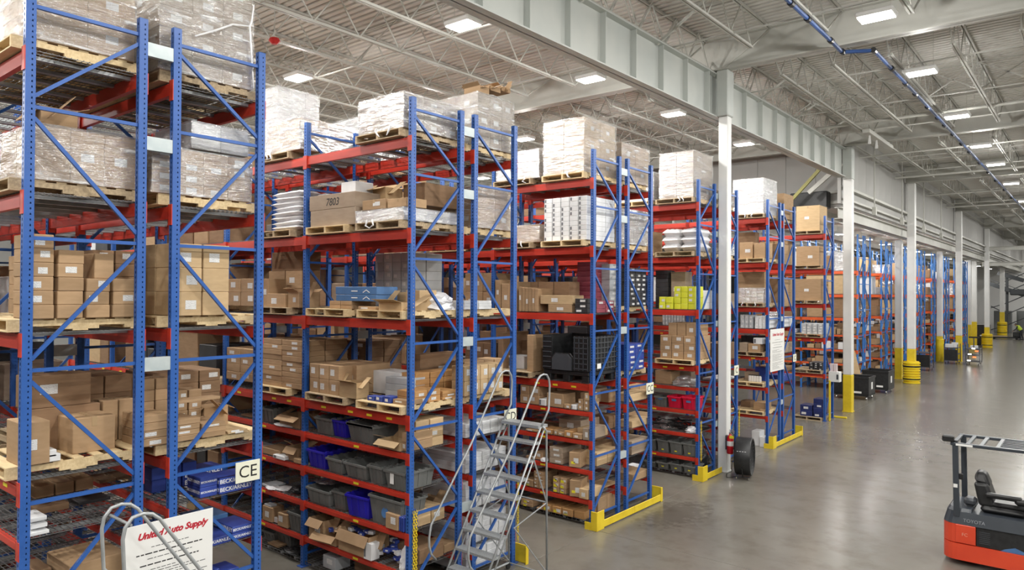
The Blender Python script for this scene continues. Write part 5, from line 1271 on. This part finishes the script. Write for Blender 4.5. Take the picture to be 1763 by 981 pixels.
ob('stand', MB().tube([(-.16, -.3, .07), (.16, -.3, .07), (.16, .3, .07), (-.16, .3, .07)], .016, 6, True).tube([(0, -.3, .07), (0, -.43, .3)], .016, 6).tube([(0, .3, .07), (0, .43, .3)], .016, 6).mesh('stand', BLACK), t)
for sx in (-.14, .14):
    for sy in (-.3, .3): ob('caster', MB().lathe([(.03, -.012), (.035, 0), (.03, .012)], 12, (sx, sy, .035), 'x').mesh('caster', CHROME), t)
b = MB()
for k in range(4): b.box(-.12+.06*k, -.085+.06*k, -.42, -.414, .70, .712)
ob('white_marking', b.mesh('white_marking', WHITEINK), t)
t = thing('fire_extinguisher', 'red fire extinguisher with white band hung at the nearest white column', 'extinguisher', (-7.21, 17.42, .5))
EXT = mat('extinguisher red', (.55, .012, .02), .3)
ob('cylinder', MB().lathe([(.07, 0), (.082, .02), (.082, .38), (.05, .45), (.028, .47), (.028, .50)], 20).mesh('cylinder', EXT, True), t)
ob('white_band', MB().lathe([(.0832, .2), (.0832, .32)], 20).mesh('white_band', PAPER), t); ob('valve', MB().lathe([(.03, .5), (.03, .54)], 12).box(-.015, .12, -.012, .012, .55, .57).box(-.02, .1, -.012, .012, .585, .6).mesh('valve', CHROME), t)
ob('hose', MB().tube([(.03, 0, .53), (.11, -.02, .5), (.12, -.02, .3), (.10, -.02, .12)], .01, 6).mesh('hose', RUBBER), t); ob('yellow_tag', MB().box(.02, .13, -.095, -.09, .4, .47).mesh('yellow_tag', YSTICK), t)
ob('wall_bracket', MB().box(-.105, -.08, -.05, .06, .1, .45).mesh('wall_bracket', DARKG), t)
t = thing('electric_cable', 'dark cable lying on the floor at the foot of the drum fan', 'cable'); ob('cable_run', MB().tube([(-6.95, 17.2, .012), (-7.1, 16.95, .012), (-7.25, 17.3, .012), (-7.18, 17.44, .05), (-7.17, 17.5, .5)], .008, 6).mesh('cable_run', RUBBER), t)
p_ = onY(1430, 638, 27.62); q_ = onY(1449, 657, 27.62)
t = thing('control_box', 'white control box with paper holder fixed to the last tall rack', 'box', (p_.x, 27.55, q_.z)); W_ = q_.x-p_.x; H_ = p_.z-q_.z
ob('box_body', MB().cbox(0, W_, -.2, .06, 0, H_, .01).mesh('box_body', WHITEP), t); ob('control_panel', MB().box(W_*.72, W_*.9, -.204, -.2, H_*.25, H_*.75).mesh('control_panel', DARKG), t)
for k in (0, 1): ob('paper_holder', MB().cbox(W_*(.1+.35*k), W_*(.38+.35*k), -.16, -.05, H_, H_+.28, .004).mesh('paper_holder', mat('pale pink card', (.72, .62, .62), .5)), t)
# ------------------------------------------------------------------ electric forklift
t = thing('electric_forklift', 'orange red and charcoal electric forklift with an empty black seat', 'forklift', (-2.1, 14.05, 0))
FW_ = 1.06
def outline(x0, x1, y0, y1, r, seg=5):
    pts = []
    for cx, cy, a0 in ((x0+r, y0+r, pi), (x1-.03, y0+.03, 1.5*pi), (x1-.03, y1-.03, 0), (x0+r, y1-r, pi/2)):
        rr_ = r if cx < x0+r+.001 else .03
        for k in range(seg+1): a = a0+pi/2*k/seg; pts.append((cx+cos(a)*rr_, cy+sin(a)*rr_))
    return pts
def slab(x0, x1, y0, y1, r, z0, z1, taper=0):
    o_ = outline(x0, x1, y0, y1, r); i_ = [(x0+(x-x0)*1+taper*(1 if x < (x0+x1)/2 else 0), y+(taper if y < (y0+y1)/2 else -taper)) for x, y in o_]; n = len(o_)
    b = MB().add([(x, y, z0) for x, y in o_]+[(x, y, z1) for x, y in i_], [tuple(reversed(range(n))), tuple(range(n, 2*n))]+[(k, (k+1) % n, n+(k+1) % n, n+k) for k in range(n)]); return b
ob('lower_chassis', slab(0, 1.72, 0, FW_, .22, .09, .36).mesh('lower_chassis', FKRED), t)
ob('counterweight', slab(0, .48, .012, FW_-.012, .21, .372, .68, .0).mesh('counterweight', FKRED), t)
ob('battery_cover', MB().cbox(.485, 1.62, .03, FW_-.03, .36, .68, .01).mesh('battery_cover', BLACKP), t)
ob('side_panel', MB().cbox(.20, .484, .0, .02, .376, .676, .006).mesh('side_panel', FKRED), t)
ob('hood', slab(.0, 1.66, .01, FW_-.01, .2, .682, .88, .05).mesh('hood', FKGREY), t)
ob('hood_end', slab(.05, .42, .07, FW_-.07, .16, .88, .93, .04).mesh('hood_end', FKGREY), t)
ob('front_cowl', MB().hexa([(1.3, .05, .86), (1.75, .05, .86), (1.75, FW_-.05, .86), (1.3, FW_-.05, .86)], [(1.55, .08, 1.18), (1.75, .08, 1.2), (1.75, FW_-.08, 1.2), (1.55, FW_-.08, 1.18)]).mesh('front_cowl', FKGREY), t)
for y in (.06, FW_-.06):
    ob('guard_pillar', MB().bar((.21, y, .80), (.19, y, 1.98), .06, .085).mesh('guard_pillar', FKGREY), t)
    ob('guard_pillar', MB().bar((1.72, y, 1.1), (1.42, y, 1.98), .05, .07).mesh('guard_pillar', FKGREY), t)
    ob('guard_side_rail', MB().cbox(.12, 1.5, y-.035, y+.035, 1.98, 2.03, .008).mesh('guard_side_rail', FKGREY), t)
for x in (.16, .36, .55, .78, 1.49): ob('guard_cross_bar', MB().cbox(x-.03, x+.03, .09, FW_-.09, 1.985, 2.025, .006).mesh('guard_cross_bar', FKGREY), t)
for k in range(6): ob('guard_slat', MB().cbox(.81, 1.46, .13+k*.145, .175+k*.145, 1.99, 2.02, .005).mesh('guard_slat', FKGREY), t)
ob('data_plate', MB().box(.2, .44, .022, .026, 1.985, 2.02).mesh('data_plate', PAPER), t)
ob('rear_lamp', MB().cbox(-.0, .17, .0, .14, 2.035, 2.14, .02).mesh('rear_lamp', BLACK), t)
ob('lamp_bracket', MB().tube([(.1, .1, 2.04), (.22, .1, 2.04)], .02, 6).mesh('lamp_bracket', BLACK), t)
ob('pillar_sticker', MB().box(.165, .225, .0275, .029, 1.28, 1.34).mesh('pillar_sticker', PAPER), t)
for zz in (1.42,): ob('pillar_hook', MB().cbox(.24, .3, .04, .08, zz, zz+.1, .01).mesh('pillar_hook', BLACK), t)
SEAT = mat('black seat vinyl', (.014, .014, .015), .38)
def softbox(x0, x1, y0, y1, z0, z1, c): return MB().cbox(x0, x1, y0, y1, z0, z1, c)
s = ob('seat', softbox(.52, 1.16, .22, .84, .88, 1.0, .05).mesh('seat', SEAT), t)
ob('seat_cushion', softbox(.66, 1.18, .27, .79, .98, 1.07, .035).mesh('seat_cushion', SEAT), s)
bk = MB(); bk.hexa([(.50, .24, .98), (.74, .27, .98), (.74, .79, .98), (.50, .82, .98)], [(.42, .26, 1.36), (.62, .30, 1.36), (.62, .76, 1.36), (.42, .80, 1.36)])
bk.hexa([(.42, .30, 1.38), (.66, .34, 1.30), (.66, .72, 1.30), (.42, .76, 1.38)], [(.44, .38, 1.52), (.58, .40, 1.52), (.58, .66, 1.52), (.44, .68, 1.52)])
bo = ob('backrest', bk.mesh('backrest', SEAT), s)
_bv = bo.modifiers.new('round', 'BEVEL'); _bv.width = .05; _bv.segments = 3
for o_ in (s,):
    _bv = o_.modifiers.new('round', 'BEVEL'); _bv.width = .02; _bv.segments = 2
ob('armrest', MB().cbox(.60, 1.10, .14, .25, 1.16, 1.24, .025).cbox(1.0, 1.42, .12, .28, 1.10, 1.21, .04).mesh('armrest', SEAT), t)
for k in range(4): ob('control_lever', MB().tube([(1.14+.07*k, .21, 1.2), (1.15+.07*k, .21, 1.31)], .008, 6).lathe([(.02, 1.29), (.026, 1.32), (.014, 1.35)], 8, (1.15+.07*k, .21, 0)).mesh('control_lever', BLACK), t)
ob('steering_wheel', MB().tube([(1.42+.05*cos(2*pi*k/20)*1.6, .62+.15*sin(2*pi*k/20), 1.28+.10*cos(2*pi*k/20)) for k in range(20)], .014, 6, True).tube([(1.42, .62, 1.28), (1.58, .62, 1.16)], .025, 8).mesh('steering_wheel', BLACK), t)
ob('rear_hose_box', MB().cbox(.28, .46, .25, .5, .95, 1.08, .04).mesh('rear_hose_box', DARKG), t)
ob('maker_lettering', text_mesh('TOYOTA', .075, mat('grey ink', (.22, .24, .26), .4)), t, (.46, -.002+.022, .755), (radians(70), 0, 0))
ob('model_mark', text_mesh('FC', .075, mat('pale orange ink', (.75, .35, .25), .4)), t, (.33, -.0016, .52), RNY)
ob('battery_label', MB().box(1.28, 1.42, .027, .03, .45, .56).mesh('battery_label', PAPER), t)
ob('battery_sticker', MB().prism([(.82, .362), (1.22, .362), (1.16, .40), (1.02, .45), (.88, .40)], .026, .03).mesh('battery_sticker', CARD['steel blue']), t)
b = MB()
for k in range(7): b.box(.53, .68, .027, .03, .42+.03*k, .43+.03*k)
ob('battery_vent', b.mesh('battery_vent', DARKG), t, kind='stuff')
for x, r_ in ((.32, .2), (1.5, .24)):
    for y in ((.5, ) if x < 1 else (.07, FW_-.07)): ob('wheel', MB().lathe([(r_*.9, -.08), (r_, -.06), (r_, .06), (r_*.9, .08)], 22, (x, y, r_), 'y').mesh('wheel', RUBBER), t)
for y in (.28, FW_-.28): ob('mast_rail', MB().cbox(1.80, 1.92, y-.05, y+.05, .05, 2.0, .01).mesh('mast_rail', FKGREY), t); ob('fork', MB().cbox(1.93, 1.98, y-.06, y+.06, .05, .6, .005).cbox(1.98, 3.0, y-.06, y+.06, .05, .09, .005).mesh('fork', BLACK), t)
for z in (.3, 1.2, 1.95): ob('mast_cross_member', MB().box(1.82, 1.9, .33, FW_-.33, z, z+.08).mesh('mast_cross_member', FKGREY), t)
ob('mast_foot', MB().box(1.66, 1.84, .2, FW_-.2, .12, .32).mesh('mast_foot', FKGREY), t)
# ------------------------------------------------------------------ column protectors, bins, carts, worker
def protector(x, y, r, h, label):
    t = thing('column_protector', label, 'column guard', (x, y, 0)); n = 9; prof = [(r*.86, 0)]
    for k in range(n): z0 = h*k/n; prof += [(r, z0+h*.01), (r, z0+h*.06), (r*.86, z0+h*.075), (r*.86, z0+h*.1)]
    prof += [(r*.86, h)]
    ob('ribbed_shell', MB().lathe(prof, 24).mesh('ribbed_shell', YELLOWP), t)
    for z in (h*.2, h*.78): ob('black_strap', MB().lathe([(r*1.01, z-.03), (r*1.01, z+.03)], 24).mesh('black_strap', BLACK), t)
protector(-7.5, 41.25, .40, 1.12, 'nearest ribbed yellow column protector with two black straps')
protector(-7.6, 73.4, .42, 1.2, 'ribbed yellow column protector behind the lit picking cart')
protector(-8.68, 97.6, .5, 1.5, 'farthest ribbed yellow column protector beside the worker')
t = thing('post_sleeve', 'plain yellow sleeve round a short column beside the picking carts', 'column guard', (-8.5, 56.1, 0)); ob('sleeve_shell', MB().lathe([(.25, 0), (.25, 1.5), (.22, 1.52)], 20).mesh('sleeve_shell', YELLOWP), t)
def bin_cart(x, y, w, d, h, label):
    t = thing('bulk_bin', label, 'bin', (x, y, 0)); b = MB(); b.box(-w/2, w/2, -d/2, d/2, .16, .22)
    ob('bin_floor', b.mesh('bin_floor', BLACKP), t)
    for a in ((-w/2, w/2, -d/2, -d/2+.04), (-w/2, w/2, d/2-.04, d/2), (-w/2, -w/2+.04, -d/2+.04, d/2-.04), (w/2-.04, w/2, -d/2+.04, d/2-.04)): ob('bin_wall', MB().cbox(*a, .22, h, .012).mesh('bin_wall', BLACKP), t)
    ob('rim', MB().box(-w/2-.02, w/2+.02, -d/2-.02, -d/2, h-.08, h).box(-w/2-.02, w/2+.02, d/2, d/2+.02, h-.08, h).box(w/2, w/2+.02, -d/2, d/2, h-.08, h).box(-w/2-.02, -w/2, -d/2, d/2, h-.08, h).mesh('rim', BLACKP), t)
    ob('white_sticker', MB().box(w/2+.0, w/2+.004, -.12, .12, h*.45, h*.75).mesh('white_sticker', PAPER), t); ob('white_sticker', MB().box(w*.05, w*.3, -d/2-.004, -d/2, .28, .36).mesh('white_sticker', PAPER), t)
    for sx in (-1, 1):
        for sy in (-1, 1): ob('caster', MB().lathe([(.06, -.025), (.075, 0), (.06, .025)], 12, (sx*(w/2-.1), sy*(d/2-.1), .075), 'x').mesh('caster', CHROME), t); ob('caster_fork', MB().box(sx*(w/2-.1)-.03, sx*(w/2-.1)+.03, sy*(d/2-.1)-.03, sy*(d/2-.1)+.03, .1, .17).mesh('caster_fork', DARKG), t)
bin_cart(-8.35, 33.75, 1.4, 1.15, .98, 'black wheeled bulk bin with white round sticker beside the second white column')
bin_cart(-8.03, 36.6, 1.1, 1.2, 1.02, 'black wheeled bulk bin behind the nearer bulk bin')
t = thing('plywood_sheet', 'tan plywood sheet leaning up behind the black bulk bins', 'board', (-8.6, 34.75, 0)); ob('sheet', MB().hexa([(-.55, .0, 0), (.5, .0, 0), (.5, .03, 0), (-.55, .03, 0)], [(-.25, .25, 2.0), (-.08, .25, 2.0), (-.08, .28, 2.0), (-.25, .28, 2.0)]).mesh('sheet', CARD['light']), t)
def cart(x, y, label, lit=False, rz=0, w=.75, d=1.2):
    t = thing('picking_cart', label, 'cart', (x, y, 0), rz)
    for z in (.22, .62, 1.02): ob('shelf_deck', MB().cbox(-w/2, w/2, -d/2, d/2, z, z+.05, .01).mesh('shelf_deck', DARKG), t)
    for sx in (-1, 1):
        for sy in (-1, 1): ob('corner_post', MB().box(sx*w/2-.02, sx*w/2+.02, sy*d/2-.02, sy*d/2+.02, .12, 1.3).mesh('corner_post', DARKG), t); ob('caster', MB().lathe([(.05, -.02), (.06, 0), (.05, .02)], 10, (sx*(w/2-.06), sy*(d/2-.06), .06), 'x').mesh('caster', RUBBER), t)
    if lit:
        for k, (z, sx) in enumerate(((.28, -.2), (.5, .1), (.68, -.15), (.9, .22), (1.05, .05))): ob('order_light', MB().cbox(sx-.09, sx+.09, -d/2-.03, -d/2-.01, z, z+.06, .01).mesh('order_light', REDLED if k % 2 else LENS), t)
        ob('screen_mast', MB().box(-.03, .03, -.03, .03, 1.07, 1.75).mesh('screen_mast', DARKG), t); ob('screen', MB().cbox(-.28, .28, -.04, .04, 1.72, 1.82, .01).mesh('screen', BLACK), t)
    else:
        ob('dark_side', MB().box(-w/2, w/2, -d/2-.012, -d/2, .27, .95).mesh('dark_side', BLACKP), t)
    return t
cart(-7.6, 54.9, 'dark picking cart with white cartons on top, left of the lit cart'); cart(-6.4, 54.9, 'picking cart with glowing orange and white order lights', True)
cart(-8.2, 48.9, 'dark picking cart half hidden between the wrapped column and the yellow sleeve')
for k, (dx, dy, w_, h_) in enumerate(((-.15, -.2, .4, .22), (.12, .2, .35, .3), (-.1, .3, .3, .2))): pend(carton(-7.6+dx, 54.9+dy, 1.071, w_, .3, h_, 'white'), 'white carton', 'on top of the dark picking cart', dx, 'carton')
pend(carton(-6.4, 55.1, 1.071, .4, .3, .16, 'white'), 'white carton lying', 'on top of the lit picking cart', 0, 'carton')
t = thing('black_bulk_crate', 'tall black crate standing between the paired columns and the far protector', 'crate', (-8.1, 75.6, 0)); ob('crate_body', MB().cbox(-.5, .5, -.5, .5, .15, 1.9, .03).mesh('crate_body', BLACKP), t); ob('crate_foot', MB().box(-.45, .45, -.45, .45, 0, .15).mesh('crate_foot', BLACKP), t); ob('label', MB().box(-.2, .2, -.506, -.5, .9, 1.0).mesh('label', PAPER), t)
# incline conveyor and mezzanine frame at the far end
CONV = mat('conveyor steel', (.05, .055, .06), .5)
t = thing('incline_conveyor', 'dark sloping conveyor on a lattice frame before the white end wall', 'conveyor', (0, 102, 0))
def cp(px, py): v = onY(px, py, 102.0); return (v.x, 0, v.z)
for a, b_ in (((1698, 486), (1763, 508)), ((1718, 470), (1763, 483))): ob('conveyor_bed', MB().bar(cp(*a), cp(*b_), .8, .45).mesh('conveyor_bed', CONV), t); ob('side_rail', MB().bar(Vector(cp(*a))+Vector((0, -.5, .5)), Vector(cp(*b_))+Vector((0, -.5, .5)), .06, .06).mesh('side_rail', CONV), t)
v = cp(1734, 470)
ob('support_post', MB().box(v[0]-.13, v[0]+.13, -.13, .13, 0, v[2]).mesh('support_post', CONV), t)
b = MB(); w0 = cp(1713, 500)
for k in range(5): z = 1+k*1.3; b.bar((v[0], 0, z), (v[0]-1.6, 0, z+.9 if k % 2 else z-.6), .1, .1); b.bar((v[0], 0, z), (v[0]+1.7, 0, z+.9), .1, .1)
ob('lattice_brace', b.mesh('lattice_brace', CONV), t, kind='stuff')
ob('drive_box', MB().cbox(v[0]+.3, v[0]+2.6, -.6, .4, v[2]-2.6, v[2]-1.9, .1).mesh('drive_box', CONV), t)
for k, (px, py) in enumerate(((1720, 560), (1757, 562))):
    v2 = onZ(px, py+14, 0); t = thing('grey_cabinet', ('left', 'right')[k]+' grey cabinet standing against the white end wall', 'cabinet', (v2.x, 106+k*2, 0)); ob('cabinet_body', MB().cbox(-.9, .9, -.4, .4, 0, 2.6, .03).mesh('cabinet_body', mat('cabinet grey', (.2, .21, .21), .5)), t); ob('cabinet_door', MB().cbox(-.8, .8, -.43, -.4, .1, 2.5, .02).mesh('cabinet_door', mat('cabinet grey', (.2, .21, .21), .5)), t)
# the worker in the vest, bending over a pallet truck
t = thing('pallet_truck', 'low dark pallet truck the worker stands at', 'truck', (-7.3, 89.2, 0)); ob('truck_deck', MB().cbox(-1.6, .9, -.4, .4, .1, .25, .03).mesh('truck_deck', BLACKP), t); ob('truck_motor', MB().cbox(.3, .95, -.35, .35, .25, .75, .05).mesh('truck_motor', BLACKP), t); ob('load_board', MB().cbox(-1.5, -.2, -.36, .36, .25, .3, .01).mesh('load_board', CARD['light']), t)
for x in (-1.3, .6): ob('wheel', MB().lathe([(.1, -.3), (.12, -.28), (.12, .28), (.1, .3)], 12, (x, 0, .12), 'y').mesh('wheel', RUBBER), t)
t = thing('person', 'worker in a yellow hi-vis vest and dark trousers bending over a pallet truck', 'person', (-6.25, 88.6, 0))
SKIN_ = mat('skin', (.42, .26, .18), .6); CLOTH = mat('dark work clothes', (.03, .032, .04), .8); VEST = mat('hi-vis vest', (.62, .80, .05), .6); HAIR = mat('dark hair', (.03, .025, .02), .7)
def limb(name, pts, radii, m, n=10):
    """one tapered surface through the joints, rounded at both ends"""
    P = [Vector(p) for p in pts]; q = []; rr_ = []
    q.append(P[0]-(P[1]-P[0]).normalized()*radii[0]*.7); rr_.append(radii[0]*.35)
    for k in range(len(P)-1):
        for s in (0, .33, .66):
            q.append(P[k].lerp(P[k+1], s)); rr_.append(radii[k]+(radii[k+1]-radii[k])*s)
    q.append(P[-1]); rr_.append(radii[-1]); q.append(P[-1]+(P[-1]-P[-2]).normalized()*radii[-1]*.7); rr_.append(radii[-1]*.35)
    return MB().tube(q, rr_, n)
body = MB()
hip, chest, neck = Vector((0, 0, .92)), Vector((-.28, 0, 1.28)), Vector((-.42, 0, 1.42))
for s in (-1, 1):
    L_ = limb('leg', [(0, s*.1, .9), (-.05+.06*s, s*.12, .48), (.04+.08*s, s*.13, .06)], [.10, .07, .05], CLOTH); body.add(L_.v, L_.f)
    L_ = limb('foot', [(.06+.08*s, s*.13, .05), (-.14+.08*s, s*.14, .04)], [.05, .045], CLOTH); body.add(L_.v, L_.f)
    L_ = limb('arm', [(-.33, s*.2, 1.36), (-.45, s*.24, 1.08), (-.66, s*.18, .94)], [.065, .05, .036], CLOTH); body.add(L_.v, L_.f)
L_ = limb('torso', [hip, (-.14, 0, 1.1), chest, neck], [.15, .15, .17, .07], CLOTH, 14); body.add(L_.v, L_.f)
ob('body', body.mesh('body', CLOTH, True), t)
L_ = limb('vest', [(-.06, 0, 1.02), (-.16, 0, 1.14), (-.29, 0, 1.30), (-.36, 0, 1.36)], [.175, .18, .2, .15], VEST, 14); ob('vest', L_.mesh('vest', VEST, True), t)
L_ = limb('head', [(-.45, 0, 1.46), (-.52, 0, 1.56)], [.09, .095], SKIN_, 12); hd_ = ob('head', L_.mesh('head', SKIN_, True), t); ob('nose', MB().cbox(-.64, -.60, -.015, .015, 1.5, 1.54, .008).mesh('nose', SKIN_), hd_)
L_ = limb('hair', [(-.46, 0, 1.53), (-.50, 0, 1.60)], [.092, .097], HAIR, 12); ob('hair', L_.mesh('hair', HAIR, True), hd_)
for s in (-1, 1):
    hn = ob('hand', limb('hand', [(-.66, s*.18, .94), (-.72, s*.17, .89)], [.036, .03], SKIN_, 8).mesh('hand', SKIN_, True), t)
    b = MB()
    for k in range(4): b.tube([(-.72, s*.17-.03+.02*k, .88), (-.765, s*.17-.03+.02*k, .84), (-.76, s*.17-.03+.02*k, .80)], [.009, .008, .006], 5)
    b.tube([(-.69, s*.17-.035*s, .91), (-.72, s*.17-.065*s, .87)], [.01, .008], 5); ob('fingers', b.mesh('fingers', SKIN_), hn)
# ------------------------------------------------------------------ the racks of the lower hall
X2 = [-8.75, -11.29, -13.83]
for k, y in enumerate((35.9, 40.5, 45.2, 49.9, 54.6, 59.3, 64.0, 68.7)):
    c_ = 'F%d' % k
    rack(c_, 'brightly lit blue rack with orange beams under the low roof, %s counting away' % ORD[k], [(y, y+1.0, False), (y+1.3, y+2.3, False)], [5.6, 4.5, 3.4, 2.6, 1.9, 1.25, .6], X2 if k < 5 else X2[:2], BLUE_LIT, False, ORANGE, k < 2, True, False, False)
    rr = random.Random(k); b = MB()
    mats = [CARD['tan'], CARD['white'], CARD['brown'], CARD['light'], FILMW, CARD['black']]
    for sy in (y, y+1.3):
        for li, z in enumerate([5.6, 4.5, 3.4, 2.6, 1.9, 1.25, .6]):
            top = (7.0 if li == 0 else [5.6, 4.5, 3.4, 2.6, 1.9, 1.25, .6][li-1]-.16)
            x = X2[-1 if k < 5 else 1]+.08
            while x < -8.9:
                w_ = rr.uniform(.3, .95) if li < 3 else rr.uniform(.15, .45); hh = min(top-z, rr.uniform(.35, 1.05) if li < 3 else rr.uniform(.15, .4))
                if x+w_ > -8.83: break
                inner = any(abs(x+w_/2-q) < w_/2+.06 for q in X2)
                b.mi = rr.choice((0, 1, 2, 2, 5, 2, 3) if li > 2 else (0, 1, 4, 3, 2))
                if not inner: b.cbox(x, x+w_, sy+.06, sy+.94, z+.02, z+.02+hh, .01)
                x += w_+rr.uniform(.01, .06)
    o = ob('carton_stock', b.mesh('carton_stock', mats)); o['kind'] = 'stuff'; o['label'] = 'many small cartons stored on the %s rack under the low roof' % ORD[k]; o['category'] = 'cartons'
flush_labels()
